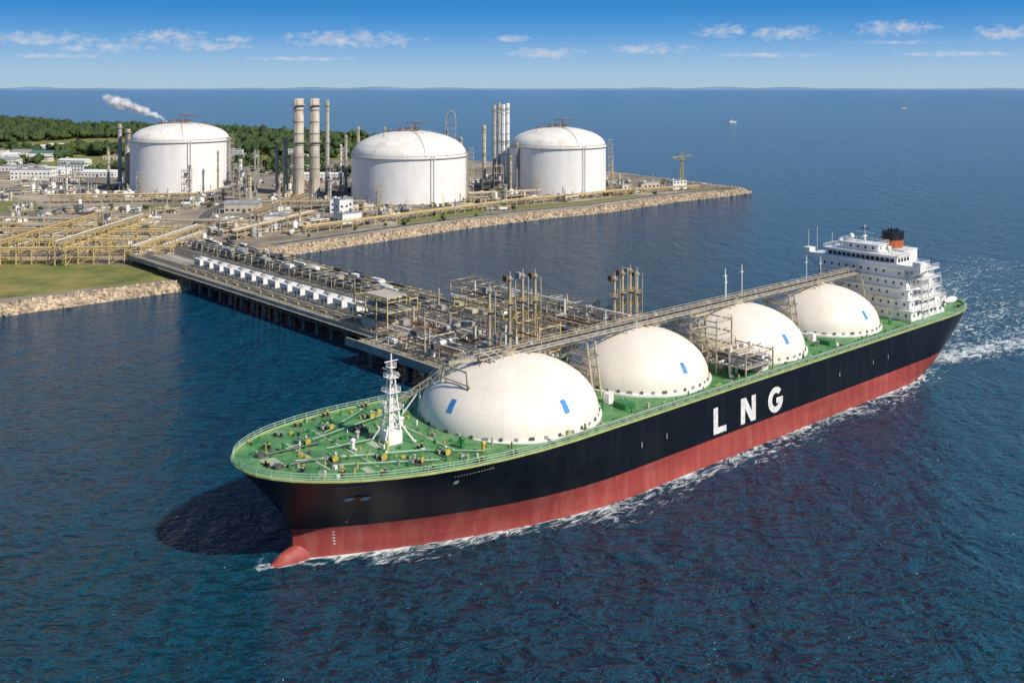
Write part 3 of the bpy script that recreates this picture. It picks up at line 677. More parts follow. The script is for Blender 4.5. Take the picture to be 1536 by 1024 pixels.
def arm(a,b_,hh,reach):
    mb=MB(); mb.cyl((0,0,0),1.1,1,'conc',12); mb.cyl((0,0,1),.62,hh-1,'beige',12,.5)
    for z in(hh*.35,hh*.7,hh-1): mb.lathe((0,0,z),[(.6,0),(.95,0),(.95,.5),(.6,.5)],'grey',12,False)
    mb.cyl((1.7,.5,1),.22,hh*.93,'grey',8); mb.beam((0,0,hh*.6),(1.7,.5,hh*.6),.15,'grey')
    mb.beam((0,0,hh-1),(-.8,.8,hh*.45),.4,'beige',8,None,.3)
    mb.beam((-.8,.8,hh*.45),(1.2,1,hh*.62),.3,'yellow',8); mb.box((-.7,-.9,hh-.6),(1.6,1,1.6),'rust' if reach else 'grey'); mb.cyl((0,0,hh),.25,1.3,'grey',6)
    mb.lathe((0,0,hh*.7),[(.5,0),(1.5,0),(1.5,.15),(.5,.15)],'cream',12,False); mb.rail([(1.5*math.cos(i),1.5*math.sin(i),hh*.7) for i in range(6)],1,'cream',2,.07,closed=True)
    mb.build('loading_arm',None,(JO[0]+a*.685+b_*.73,JO[1]-a*.73+b_*.685,JZ),JA)
for a,b_,hh,r in((193,3,22,0),(196,8,25,1),(197,12,25.5,0),(198,16,25,1),(201,47,20.5,1),(202,49.5,22,1),(203,52,22.5,0),(204,54,21.5,1)): arm(a,b_,hh,r)

# ---------------------------------------------------------------- SHIP
SH=empty('lng_carrier_ship',(-.6,207.8,0),math.atan2(.65,.76))
BW=21.7
def zd(s):
    if s>-5: return 15.5
    t=(-5-s)/57; return 15.5+3.5*t**1.15
def lerp(a,b,t): return a+(b-a)*t
def s0(z,zz): 
    b=max(0,(z-4)/(zz-4))**1.5; return -51.5-10.3*b
def s1(z,zz):
    b=max(0,min(1,z/zz)); return 170+15*b**.7
def halfw(s,z,zz):
    b=max(0,min(1,z/zz))**1.7
    a0=s0(z,zz); Lb=lerp(65,48,b); t=max(0,min(1,(s-a0)/Lb)); p=lerp(1.6,2.3,b); q=lerp(.95,.5,b); wb=(1-(1-t)**p)**q
    bs=max(0,min(1,z/zz))**.8
    a1=s1(z,zz); Ls=lerp(38,32,bs); t=max(0,min(1,(a1-s)/Ls)); p=lerp(1.7,3,bs); q=lerp(.85,.38,bs); ws=(1-(1-t)**p)**q
    return BW*min(wb,ws)
ZB=5.6
tb=[0,.004,.015,.035,.065,.1,.15,.2,.27,.35,.45,.56,.68,.8,.9,1.0]; 
def row(kind,fr):
    pts=[]
    def zat(s):
        zz=zd(s)
        return (fr*ZB if kind=='low' else ZB+fr*(zz-ZB)),zz
    zb,zz=zat(-60); a0=s0(zb,zz)
    st=[a0+t*(14-a0) for t in tb]+[30,50,70,90,110,125]
    z1_,zz1=zat(180); a1=s1(z1_,zz1); st+=[a1-(a1-135)*(t) for t in (1,.8,.6,.45,.32,.22,.14,.08,.04,.015,.004,0)]
    for s in st:
        z,zz=zat(s)
        wv=halfw(s,z,zz)
        if s==st[0] or s==st[-1]: wv=0
        pts.append((s,wv,z))
    return pts
rows=[row('low',f) for f in(-.5,0,.25,.5,.75,1)]+[row('up',f) for f in(0,.08,.18,.3,.42,.55,.68,.8,.9,1)]
nlow=6
mb=MB(); ncol=len(rows[0])
for side in(-1,1):
    for r0,r1,k in [(rows[i],rows[i+1],'hullr') for i in range(nlow-1)]+[(rows[i],rows[i+1],'hullb') for i in range(nlow,len(rows)-1)]:
        vs=[(p[0],side*p[1],p[2]) for p in r0]+[(p[0],side*p[1],p[2]) for p in r1]
        fs=[(i,i+1,ncol+i+1,ncol+i) if side<0 else (i+1,i,ncol+i,ncol+i+1) for i in range(ncol-1)]
        mb.add(vs,fs,k,True)
ho=mb.build('hull',SH)
bm=bmesh.new(); bm.from_mesh(ho.data); bmesh.ops.remove_doubles(bm,verts=bm.verts,dist=.01); bm.to_mesh(ho.data); bm.free()
top=rows[-1]; mb=MB(); vs=[];fs=[]
for p in top: vs+=[(p[0],-p[1]*.998,p[2]-.02),(p[0],p[1]*.998,p[2]-.02)]
for i in range(ncol-1): fs.append((2*i,2*i+2,2*i+3,2*i+1))
mb.add(vs,fs,'deck'); mb.build('main_deck',SH)
mb=MB()
for side in(-1,1):
    for a,c in zip(top[:-1],top[1:]):
        mb.beam((a[0],side*a[1],a[2]+.12),(c[0],side*c[1],c[2]+.12),.24,'ygreen')
mb.build('gunwale',SH)
mb=MB()
for side in(-1,1):
    P=[(p[0]+(.4 if i==0 else 0),side*max(0,p[1]-.35),p[2]) for i,p in enumerate(top)]
    mb.rail(P,1.35,'lgreen',2.2,.065,(1,.66,.33))
mb.build('deck_railing',SH)
# bulbous bow, faired into the stem
mb=MB(); vs=[];fs=[];n=20;mseg=18
for i in range(mseg+1):
    u=i/mseg; x=-55.6+11.6*u; wid=1.8*math.sqrt(max(0,1-(1-min(1,u/.45))**2)) if i else .01; topz=.9+4.2*u**1.0; r_=math.sqrt(max(0,1-(1-min(1,u/.25))**2)) if i else .01
    for j in range(n):
        a=2*pi*j/n; z=math.sin(a); vs.append((x,wid*(1-.45*max(0,z)*u)*math.cos(a),.1+(z*(topz-.1)*(.55+.45*r_) if z>0 else z*2.5)*(r_ if i<3 else 1)))
for i in range(mseg):
    for j in range(n): fs.append((i*n+j,i*n+(j+1)%n,(i+1)*n+(j+1)%n,(i+1)*n+j))
fs.append(tuple(range(n)))
mb.add(vs,fs,'hullr',True); mb.build('bulbous_bow',SH)

# tanks
TS=[(0,19.2,11.3),(41,16.8,10.6),(81,17.3,10.6),(121,16.5,10.4)]
def dome_pt(s,R,h,az,t,off=0):
    return (s+(R+off)*math.cos(t)*math.cos(az),(R+off)*math.cos(t)*math.sin(az),15.5+.9+(h+off)*math.sin(t))
for s,R,h in TS:
    mb=MB(); prof=[(R+.02,-.9)]+[(R*math.cos(t) if i<24 else .01,h*math.sin(t)) for i,t in enumerate([k/24*pi/2 for k in range(25)])]
    mb.lathe((0,0,0),prof,'shiptank',96); mb.build('cargo_tank_cover',SH,(s,0,16.4))
    mb=MB(); mb.lathe((s,0,15.5),[(R+.7,0),(R+.7,.45),(R+.01,.6)],'white',96,False)
    for i in range(40):
        a=2*pi*i/40; x,y=(R+.1)*math.cos(a),(R+.1)*math.sin(a); mb.box((s+x,y,16.4),(.3,.6 if i%3 else 1.0,.6),'dgrey' if i%2 else 'grey',a)
    mb.build('tank_skirt',SH)
    mb=MB()
    for azc,tc_ in ((-1.58,.42),(-3.0,.42)) if s==0 else ((-1.66,.42),):
        g=4;vs=[];fs=[]
        for i in range(g+1):
            for j in range(g+1): vs.append(dome_pt(s,R,h,azc+(i/g-.5)*.08,tc_+(j/g-.5)*.22,.05))
        for i in range(g):
            for j in range(g): fs.append((i*(g+1)+j,(i+1)*(g+1)+j,(i+1)*(g+1)+j+1,i*(g+1)+j+1))
        mb.add(vs,fs,'blue')
    mb.build('blue_patch',SH)
    mb=MB()
    mb.cyl((s,1,15.9+h),2.0,1.4,'beige',20); mb.cyl((s,1,17.3+h),.7,.8,'grey',10)
    for i in range(5): mb.beam((s-5+i*2.4,-1.6,16.2+h),(s-5+i*2.4,3,17.2+h),.16,random.choice(['beige','grey','white']),6)
    prev=None
    for i in range(11):
        t=i/10*1.35+.1; p=dome_pt(s,R,h,2.2,t,.5)
        if prev: mb.beam(prev,p,.2,'grey'); mb.beam((prev[0],prev[1],prev[2]+1),(p[0],p[1],p[2]+1),.07,'grey')
        prev=p
    mb.build('tank_top_fittings',SH)
# catwalk
mb=MB(); CZ=27.9
x0,x1=-8,142
mb.bx(x0,x1,.4,2.0,CZ,CZ+.12,'dgrey')
for y in(.2,2.2): 
    mb.beam((x0,y,CZ-1.1),(x1,y,CZ-1.1),.16,'beige'); mb.beam((x0,y,CZ),(x1,y,CZ),.16,'beige'); mb.rail([(x0,y,CZ+.2),(x1,y,CZ+.2)],1.15,'beige',2.5,.07)
    x=x0
    while x<x1-3: mb.beam((x,y,CZ-1.1),(x+1.5,y,CZ),.1,'beige'); mb.beam((x+1.5,y,CZ),(x+3,y,CZ-1.1),.1,'beige'); x+=3
for y,r,k in((-.6,.22,'grey'),(3.2,.28,'beige'),(4.0,.2,'rust')): mb.beam((x0+2,y,CZ-.3),(x1,y,CZ-.3),r,k,10)
x=x0+2
while x<x1: mb.beam((x,-1.2,CZ-.7),(x,4.5,CZ-.7),.15,'beige'); mb.box((x+1,3.2,CZ+.2),(.8,.7,.8),random.choice(['grey','white','beige'])); x+=7
for s in(-14,20.5,23,60,62.5,100,102.5,139):
    for y in(-3,4.5):
        mb.beam((s,y*1.7,15.5 if s>-5 else zd(s)),(s,y,CZ-.5),.24,'beige')
    mb.beam((s,-3,CZ-.7),(s,4.6,CZ-.7),.2,'beige')
    for z in(18.5,21.5,24.5): mb.beam((s,-4,z),(s,5.5,z),.15,'beige')
    mb.beam((s,-4.5,18.5),(s,4.5,24.5),.12,'beige'); mb.beam((s,-4.5,24.5),(s,5.5,18.5),.12,'beige')
for sa in(20.5,60,100):
    for z in(20,24): mb.box((sa+1.2,1,z),(3.6,8,.15),'grey'); mb.rail([(sa,-3,z),(sa+2.5,-3,z),(sa+2.5,5,z),(sa,5,z)],1.1,'beige',1.5,.07,closed=True)
mb.beam((x0,1,CZ),(-14,3,CZ),.4,'beige')
A=Vector((-10,3,CZ-.3));B=Vector((-19,15,zd(-19)+1))
for o_ in(-1,1):
    d=Vector((.8,.6,0))*o_; mb.beam(A+d,B+d,.22,'beige'); mb.beam(A+d+Vector((0,0,1.2)),B+d+Vector((0,0,1.2)),.1,'beige')
    for i in range(9): p=A.lerp(B,i/8)+d; mb.beam(p,p+Vector((0,0,1.2)),.1,'beige')
for i in range(4):
    p=A.lerp(B,(i+.6)/4); mb.beam(p,(p.x,p.y,zd(p.x)),.22,'white'); mb.beam(p,(p.x-4,p.y+1,zd(p.x)),.16,'white')
mb.build('catwalk',SH)
mb=MB()
for s,y,z1_ in((78,2,36.5),(84,1,37),(81,4,34),(120,4,35),(126,3,34),(36,6,31)):
    mb.beam((s,y,CZ-1),(s,y,z1_),.14,'white',6); mb.beam((s-.8,y,z1_-2),(s+.8,y,z1_-2),.08,'white',6)
mb.build('vent_masts',SH)
for side in(-1,1):
    mb=MB(); x0,x1=56,67; y0,y1=(-20.5,-9.5) if side<0 else (9.5,20.5); z=15.5
    lrack(mb,x0,x1,y0,y1,z,2,2.9,'beige',4,('white','grey','beige'))
    mb.bx(x0,x1,y0,y1,z+2.95,z+3.05,'grey'); mb.bx(x0+1,x1-3,y0+3,y1-1,z+5.85,z+6.0,'wallb')
    for i in range(4): mb.cyl((x0+1.5+i*2.6,(y0+y1)/2,z),.45,7,'white',10); mb.beam((x0+1.5+i*2.6,y0-.5,z+4),(x0+1.5+i*2.6,y1,z+4),.35,'grey',10)
    mb.bx(x1-3,x1,y0+1,y0+5,z,z+4.5,'white')
    if side<0: lrack(mb,56,62,-12,-4,z,4,3.1,'beige',2,('white','beige'))
    mb.build('manifold_platform',SH)
mb=MB()
for side in(-1,1):
    mb.beam((18,side*20,16.3),(138,side*20,16.3),.22,'green',8); mb.beam((-8,side*20.5,16.2),(140,side*20.5,16.2),.14,'beige',6)
    for x in range(-6,142,4): mb.box((x,side*20.2,15.85),(.25,1.2,.6),'green')
    for i in range(70):
        x=random.uniform(-8,140); best=min(abs(x-s) for s,_,_ in TS)
        y=side*random.uniform(19.2 if best<14 else 12,19.6); k=random.choice(['green','green','green','ygreen','white','beige','dgrey'])
        if random.random()<.5: mb.box((x,y,16),(random.uniform(.5,1.4),random.uniform(.4,.9),random.uniform(.6,1.2)),k)
        else: mb.cyl((x,y,15.5),random.uniform(.15,.35),random.uniform(.8,1.8),k,8)
for sc_ in(20.5,61,101):
    for y in(-14,14):
        mb.box((sc_+.5,y,16.1),(3.2,3.6,1.2),'green'); mb.box((sc_,y*.7,16.5),(1.6,1.6,2.2),'white')
mb.build('deck_fittings',SH)
def winch(mb,x,y,z,a,k='green',s=.66):
    ca,sa=math.cos(a),math.sin(a)
    def P(u,v,w_): return (x+(u*ca-v*sa)*s,y+(u*sa+v*ca)*s,z+w_*s)
    mb.box(P(0,0,.2),(3.4*s,4.6*s,.4*s),'dgrey',a)
    mb.beam(P(0,-1.9,1.2),P(0,1.9,1.2),.5*s,'beige',12)
    for v in(-1.9,-.6,.7,1.9): mb.beam(P(0,v-.07,1.2),P(0,v+.07,1.2),.9*s,'yellow' if v==-1.9 else 'green' ,14)
    mb.beam(P(0,2,1.2),P(0,2.9,1.2),.4*s,'dgrey',10); mb.box(P(1.2,-1,.9),(1*s,1.2*s,1.2*s),k,a); mb.box(P(-1.1,.9,.8),(.9*s,1*s,.9*s),'grey',a)
    mb.box(P(1.4,1.2,.9),(.5*s,.5*s,1.6*s),'white',a)
def bollard(mb,x,y,z,a):
    for d in(-.55,.55):
        px,py=x+d*math.cos(a),y+d*math.sin(a); mb.cyl((px,py,z),.25,.85,'black',10); mb.cyl((px,py,z+.85),.33,.12,'yellow' if random.random()<.5 else 'grey',10)
    mb.box((x,y,z+.08),(1.9,.8,.16),'dgrey',a)
mb=MB()
for x,y,a in((-46,5.5,.1),(-46,-5,-.1),(-38,11,.3),(-38,-9,-.3),(-27,-13,0),(-27,13,0),(-34,-14,.5),(-33,7,1.5)): winch(mb,x,y,zd(x),a)
for x,y,a in((-53,-7,.9),(-53,7,-.9),(-48,-12,.8),(-48,12,-.8),(-42,-15.5,.4),(-42,15.5,-.4),(-34,-18.6,.2),(-24,-20,.1),(-34,18.6,.2),(-24,20,.1),(-57,-1.5,1.5),(-16,-20.3,0),(-29,-8,.3)): bollard(mb,x,y,zd(x),a)
for y in(-3.4,3.4):
    mb.beam((-55,y,zd(-55)+.3),(-44,y*1.1,zd(-44)+.5),.22,'dgrey',6); mb.cyl((-56,y,zd(-56)),.8,.7,'dgrey',12)
for x,y,r,hh,k in((-40,-2,.4,1.8,'white'),(-35,-6,.4,1.6,'ygreen'),(-22,-12,.5,1.8,'green'),(-24,6,.6,1.3,'white'),(-30,-3,.35,2.2,'green'),(-20,-16,.35,1.6,'yellow'),(-51,4,.3,1.4,'green'),(-36,3,.4,1.3,'grey'),(-22,15,.5,1.8,'white')):
    mb.cyl((x,y,zd(x)),r,hh,k,10); mb.lathe((x,y,zd(x)+hh),[(r*1.4,0),(r*1.4,.2),(.01,.5)],k,10)
for i in range(170):
    x=random.uniform(-57,-14); wv=halfw(x,zd(x),zd(x))-1.2
    y=random.uniform(-1,1)*wv
    if math.hypot(x,y)<20.5: continue
    k=random.choice(['green','green','green','dgrey','yellow','white','ygreen','beige','rust','green','grey'])
    if random.random()<.6: mb.box((x,y,zd(x)+.3),(random.uniform(.2,.8),random.uniform(.2,.8),random.uniform(.3,.8)),k,random.random()*3)
    else: mb.cyl((x,y,zd(x)),random.uniform(.1,.22),random.uniform(.5,1.4),k,8)
for a,c in(((-52,-3),(-30,-10)),((-52,3),(-24,12)),((-30,-10),(-20,-17)),((-44,0),(-34,0)),((-40,8),(-26,17)),((-46,-9),(-30,-16))):
    mb.beam((a[0],a[1],zd(a[0])+.4),(c[0],c[1],zd(c[0])+.4),.1,'green',6); mb.beam((a[0],a[1]+.6,zd(a[0])+.4),(c[0],c[1]+.6,zd(c[0])+.4),.08,'lgreen',6)
mb.build('bow_deck_machinery',SH)
mb=MB()
def dsheet(x0,x1,y0,y1,k='pale'):
    mb.add([(x0,y0,zd(x0)+.06),(x1,y0,zd(x1)+.06),(x1,y1,zd(x1)+.06),(x0,y1,zd(x0)+.06)],[(0,1,2,3)],k)
dsheet(-57,-54,-2,2);dsheet(-49,-48.4,-9,9);dsheet(-36,-30,-4,1);dsheet(-41,-40.5,-12,12);dsheet(-24.3,-23.7,-17,17);dsheet(-44,-42.4,-14,-11)
mb.build('deck_markings',SH)
mb=MB(); fx,fy=-31.5,-2.; z=zd(fx)
mb.box((fx,fy,z+1.2),(3.2,3.0,2.4),'white')
for dx in(-1,1):
    for dy in(-1,1): mb.beam((fx+dx*1.3,fy+dy*1.3,z+2.4),(fx+dx*.45,fy+dy*.45,z+13),.17,'white')
for i in range(7):
    z0_=z+2.4+i*1.5; w0=1.3-.12*i; w1=w0-.12
    for a,b_ in(((-1,-1),(1,-1)),((1,-1),(1,1)),((1,1),(-1,1)),((-1,1),(-1,-1))): mb.beam((fx+a[0]*w0,fy+a[1]*w0,z0_),(fx+b_[0]*w1,fy+b_[1]*w1,z0_+1.5),.08,'white')
mb.beam((fx,fy,z+2.4),(fx,fy,z+17),.5,'white',8,None,.15)
for dx,dy in((-3.2,-2.4),(-3.2,2.4),(3.6,-2.6),(3.6,2.6)): mb.beam((fx+dx,fy+dy,z),(fx,fy,z+6),.17,'white',6)
for zz_,w_ in((6.5,2.8),(9.8,2.6),(12.5,2.1),(14.4,1.4)):
    mb.box((fx,fy,z+zz_),(w_,w_,.15),'white'); hw_=w_/2; mb.rail([(fx-hw_,fy-hw_,z+zz_),(fx+hw_,fy-hw_,z+zz_),(fx+hw_,fy+hw_,z+zz_),(fx-hw_,fy+hw_,z+zz_)],.9,'white',1,.05,closed=True)
mb.beam((fx,fy-3,z+13.6),(fx,fy+3,z+13.6),.1,'white',6); mb.beam((fx-1.5,fy,z+15.6),(fx+1.5,fy,z+15.6),.1,'white',6); mb.box((fx,fy,z+11),(.9,1.3,.7),'dgrey')
mb.build('foremast',SH)

# superstructure
mb=MB(); wn=MB()
def tier(x0,x1,y0,y1,z0,z1,win=True,dh=2.8,slab=True,wz=1.6):
    mb.bx(x0,x1,y0,y1,z0,z1,'house'); 
    if slab: mb.bx(x0-.5,x1+.5,y0-.5,y1+.5,z1,z1+.22,'house'); mb.rail([(x0-.4,y0-.4,z1+.2),(x1+.4,y0-.4,z1+.2),(x1+.4,y1+.4,z1+.2),(x0-.4,y1+.4,z1+.2)],1.1,'white',1.8,.05,closed=True)
    if win:
        z=z0+wz
        while z<z1-.7:
            y=y0+1.6
            while y<y1-1:
                if random.random()<.88: wn.box((x0,y,z),(.14,.6,.8),'glass')
                wn.box((x1,y,z),(.14,.6,.8),'glass'); y+=2.5
            x=x0+1.8
            while x<x1-1: 
                for yy in(y0,y1): wn.box((x,yy,z),(.6,.14,.8),'glass')
                x+=2.7
            z+=dh
tier(142,163,-17.2,17.2,15.5,18.4); tier(142.5,161,-16.4,16.4,18.6,21.4); tier(142.8,160,-15.8,15.8,21.6,24.4); tier(143.1,159,-15.2,15.2,24.6,27.4); tier(143.4,158,-14.4,14.4,27.6,30.4)
mb.bx(142.2,154,-20,20,30.6,30.9,'house'); mb.rail([(142.3,-19.8,30.9),(154,-19.8,30.9)],1.2,'white',1.5,.07); mb.bx(142.3,142.5,-19.9,19.9,30.9,32,'house')
for y in(-19.8,17.3): mb.bx(142.6,146,y,y+2.5,30.9,33.2,'house')
for sy in(-1,1): mb.beam((144,sy*19,30.6),(144,sy*15,27.6),.3,'house'); mb.beam((151,sy*19,30.6),(151,sy*15,27.6),.3,'house')
mb.bx(143.4,152,-12,12,30.9,33.9,'house'); mb.bx(142.9,152.6,-12.6,12.6,33.9,34.15,'house'); mb.rail([(143,-12.5,34.1),(152.5,-12.5,34.1),(152.5,12.5,34.1),(143,12.5,34.1)],1.1,'white',1.8,.05,closed=True)
y=-11.3
while y<11: wn.box((143.4,y+.75,32.7),(.14,1.2,1.1),'glass'); y+=1.6
for x in(144.8,146.6,148.4,150.2):
    for yy in(-12,12): wn.box((x,yy,32.7),(1.2,.14,1.1),'glass')
tier(145,150.5,-5,7,34.1,36.3,True,2.8,True,1.3)
mb.bx(152.2,160,-10,2.5,30.6,34.4,'house'); mb.bx(152,160.2,-10.2,2.7,34.4,34.65,'house')
mb.bx(158.5,167,-12,12,18.6,24,'house'); mb.bx(163.2,173,-13,13,15.5,18.4,'house'); mb.rail([(163.2,-13,18.4),(173,-13,18.4),(173,13,18.4)],1.1,'white',1.8,.07)
for z in(18.4,21.4,24.4,27.4): 
    mb.bx(146,158,-18.6,-17.21 if z<19 else -15.8,z,z+.15,'house'); mb.rail([(146,-18.5,z+.15),(158,-18.5,z+.15)],1,'white',1.5,.05)
    mb.beam((148,-18.2,z-2.8),(151.5,-18.2,z),.22,'white')
for x in(146,150,154,158): mb.beam((x,-18.5,15.5),(x,-18.5,27.4),.12,'white')
for y in(-12,-6,6,12): mb.beam((139.5,y,15.5),(139.5,y,21.5),.14,'beige'); mb.beam((139.5,y,21.5),(142.6,y,21.5),.12,'beige')
mb.beam((139.5,-12,21.5),(139.5,12,21.5),.16,'beige'); mb.beam((139.5,-12,18.5),(139.5,12,18.5),.12,'beige'); mb.rail([(139.5,-12,21.5),(139.5,12,21.5)],1,'beige',2,.06)
mb.beam((148,1,36.3),(148,1,42),.35,'white',8,None,.15); mb.beam((148,-2,39.6),(148,4,39.6),.12,'white'); mb.beam((146.8,1,38.4),(149.2,1,38.4),.25,'white'); mb.box((148,1,40.8),(.35,3.0,.35),'dgrey')
for x,y,h_ in((146,-4,3),(150,6,4),(144,10,5),(144,-10,3.5),(144,18.5,6),(145,16,7),(152,-11,2.5)): mb.beam((x,y,34 if abs(y)<13 else 31),(x,y,34+h_ if abs(y)<13 else 31+h_+2),.08,'white')
for x,y in((146,-8),(149,10),(147,5)): mb.lathe((x,y,34.1 if y!=5 else 36.4),[(.2,0),(.2,.8),(.8,1.1),(.95,1.7),(.7,2.3),(.01,2.6)],'white',12)
mb.build('superstructure',SH); wn.build('windows',SH)
mb=MB()
def oval(z0,z1,k,r=3.7,cap=False):
    n=28; vs=[]
    for z in(z0,z1):
        for i in range(n): a=2*pi*i/n; vs.append((156+r*1.15*math.cos(a)+(z-34)*.12,-3.8+r*math.sin(a)*.9,z))
    mb.add(vs,[(i,(i+1)%n,n+(i+1)%n,n+i) for i in range(n)],k,True)
    if cap: mb.add(vs[n:],[tuple(range(n))],k)
oval(34.6,37.2,'orange',3.4); oval(37.2,39.6,'black',3.5,True)
for i in range(5): mb.cyl((154.6+i*.8,-3.8+(.8 if i%2 else -.8),39.6),.28,1.0,'black',8)
mb.build('funnel',SH)
mb=MB()
for sy in(-1,1):
    y=sy*18.2
    for x in(160.5,169):
        pr=None
        for i in range(7):
            a=i/6*1.6; p=(x,y-sy*2.5+sy*2.6*math.sin(a),15.5+5.5*math.sin(min(a*1.2,1.57))) 
            if pr: mb.beam(pr,p,.25,'white')
            pr=p
    n=12; vs=[]
    for i in range(n+1):
        t=i/n; x=160.8+8*t; r=(math.sin(pi*min(max(t,.02),.98)))**.45
        for j in range(10): a=2*pi*j/10; vs.append((x,y+1.2*r*math.cos(a),19.0+1.1*r*math.sin(a)))
    mb.add(vs,[(i*10+j,i*10+(j+1)%10,(i+1)*10+(j+1)%10,(i+1)*10+j) for i in range(n) for j in range(10)],'white',True)
for x,y,a in((176,-8,0),(176,8,0),(180,0,1.57)): winch(mb,x,y,15.5,a)
for x,y in((173,-17),(179,-13),(181,5),(166,-19.4),(172,17),(177,13)): bollard(mb,x,y,15.5,.2)
mb.beam((178,0,15.5),(178,0,21),.12,'white',6)
mb.build('aft_deck_gear',SH)
# lettering
M['letter']=mat('letter_white',(.78,.78,.76),.5,.25,.8)
mb=MB(); YL=-BW-.06
def poly(pts): mb.add([(x,YL,z) for x,z in pts],[tuple(range(len(pts)))],'letter')
zb,zt_=6.5,12.5; st=1.6
x=42.2; poly([(x,zb),(x+4.7,zb),(x+4.7,zb+1.4),(x+st,zb+1.4),(x+st,zt_),(x,zt_)])
x=52.4; poly([(x,zb),(x+st,zb),(x+st,zt_),(x,zt_)]); poly([(x+4.2,zb),(x+4.2+st,zb),(x+4.2+st,zt_),(x+4.2,zt_)]); 
mb.add([(x+.02,YL-.01,zt_),(x+st+.3,YL-.01,zt_),(x+4.2+st-.02,YL-.01,zb),(x+4.2-.3,YL-.01,zb)],[(3,2,1,0)],'letter')
cx,cz=66.3,(zb+zt_)/2; n=26; vs=[]
for i in range(n+1):
    a=math.radians(42+ (345-42)*i/n); vs+= [(cx+3.1*math.cos(a),YL,cz+3.1*math.sin(a)),(cx+1.5*math.cos(a),YL,cz+1.65*math.sin(a))]
mb.add(vs,[(2*i,2*i+1,2*i+3,2*i+2) for i in range(n)],'letter')
mb.add([(cx+.3,YL-.01,cz-.9),(cx+3.0,YL-.01,cz-.9),(cx+3.0,YL-.01,cz+.4),(cx+.3,YL-.01,cz+.4)],[(0,1,2,3)],'letter')
mb.build('hull_lettering',SH)
mb=MB()
def hpatch(s,z,ws,hz,k,off=.05):
    g=max(1,int(ws/.5)); vs=[];fs=[]
    for i in range(g+1):
        for j in(0,1):
            ss=s+ws*i/g; zq=z+hz*j; vs.append((ss,-(halfw(ss,zq,zd(ss))+off+.03),zq))
    for i in range(g): fs.append((2*i,2*i+2,2*i+3,2*i+1))
    mb.add(vs,fs,k)
for i in range(11): hpatch(-50.5+i*.5,16.3,.3,.4,'grey',.12)
hpatch(-46.5,12.2,1.2,1.0,'white',.15); hpatch(-45.2,12.0,1.0,1.4,'orange',.15); hpatch(-44.1,12.2,1.2,1.0,'white',.15)
for i in range(14): hpatch(-30+i*.6,15.3,.3,.22,'grey',.12)
hpatch(-29.5,13.6,.9,.8,'lgreen',.12)
for i in range(5): hpatch(-44,6.6+i*.6,.35,.2,'grey',.12); hpatch(-45.2-.1*i,2.2+i*.6,.35,.22,'letter',.12)
for s in(18,26,95,112,120): hpatch(s,9.5,.25,1.2,'grey',.04)
mb.build('hull_marks',SH)

# ---------------------------------------------------------------- foam
m,nt,out=newmat('foam'); L=nt.links.new
at=N(nt,'ShaderNodeAttribute'); at.attribute_name='foam'
tc=N(nt,'ShaderNodeTexCoord'); mp=N(nt,'ShaderNodeMapping'); mp.inputs['Scale'].default_value=(.45,1,1); L(tc.outputs['Object'],mp.inputs[0])
n1=N(nt,'ShaderNodeTexNoise'); n1.inputs['Scale'].default_value=.5; n1.inputs['Detail'].default_value=9; n1.inputs['Roughness'].default_value=.72; n1.inputs['Distortion'].default_value=1.4; L(mp.outputs[0],n1.inputs['Vector'])
f=mth('MULTIPLY_ADD',mth('SUBTRACT',n1.outputs[0],.59),6,mth('MULTIPLY',at.outputs['Fac'],1.25))
f=mth('MULTIPLY',f,1.1,clamp=True); f=mth('MULTIPLY',f,.92)
f=mth('MULTIPLY',f,mth('MULTIPLY',at.outputs['Fac'],8,clamp=True))
tr=N(nt,'ShaderNodeBsdfTransparent'); df=N(nt,'ShaderNodeBsdfDiffuse'); df.inputs[0].default_value=(.70,.80,.84,1)
ms=N(nt,'ShaderNodeMixShader'); L(f,ms.inputs[0]); L(tr.outputs[0],ms.inputs[1]); L(df.outputs[0],ms.inputs[2]); L(ms.outputs[0],out.inputs[0]); M['foam']=m
def foam_strip(name,cols):
    vs=[];fs=[];at=[];n=len(cols[0])
    for c in cols:
        for x,y,a in c: vs.append((x,y,.06)); at.append(a)
    for i in range(len(cols)-1):
        for j in range(n-1): fs.append((i*n+j,i*n+j+1,(i+1)*n+j+1,(i+1)*n+j))
    me=bpy.data.meshes.new(name); me.from_pydata(vs,[],fs); me.materials.append(M['foam']); A=me.attributes.new('foam','FLOAT','POINT'); A.data.foreach_set('value',at)
    o=bpy.data.objects.new(name,me); sc.collection.objects.link(o); o.parent=SH
def hw0(s):
    wv=halfw(s,0,zd(s)) if s>-51.5 else 0
    if s<-44: wv=max(wv,1.8*math.sqrt(max(0,min(1,(s+55.8)/5))))
    return wv
cols=[]
for i in range(120):
    s=-58+i*2.0; wv=hw0(s)
    sp_=3+6*min(1,(s+60)/60)+3*math.sin(s*.13)
    base=.80+.3*math.sin(s*.21+1)*math.sin(s*.07)+(.25 if s<-20 else 0)
    if s>172: base*=max(0,1-(s-172)/8)
    cols.append([(s,-(wv-.3)-sp_*t,max(0,base*(1-t)**1.3) if t<1 else 0) for t in(0,.12,.3,.5,.75,1)])
foam_strip('bow_wave_foam',cols)
cols=[]
for i in range(60):
    s=-58+i*1.7; wv=hw0(s)
    cols.append([(s,(wv-.3)+4*t,.85*(1-t) if t<1 else 0) for t in(0,.3,.6,1)])
foam_strip('bow_wave_foam',cols)
cols=[]
for i in range(70):
    s=156+i*3; wd=22+ i*.9; c=[]
    for j in range(25):
        t=j/24*2-1; e_=abs(t); a=(1.05*math.exp(-((e_-.62)/.22)**2)+.7*math.exp(-(e_/.38)**2))*math.exp(-i/42)
        if j in(0,24) or i in(0,69): a=0
        c.append((s,t*wd,a))
    cols.append(c)
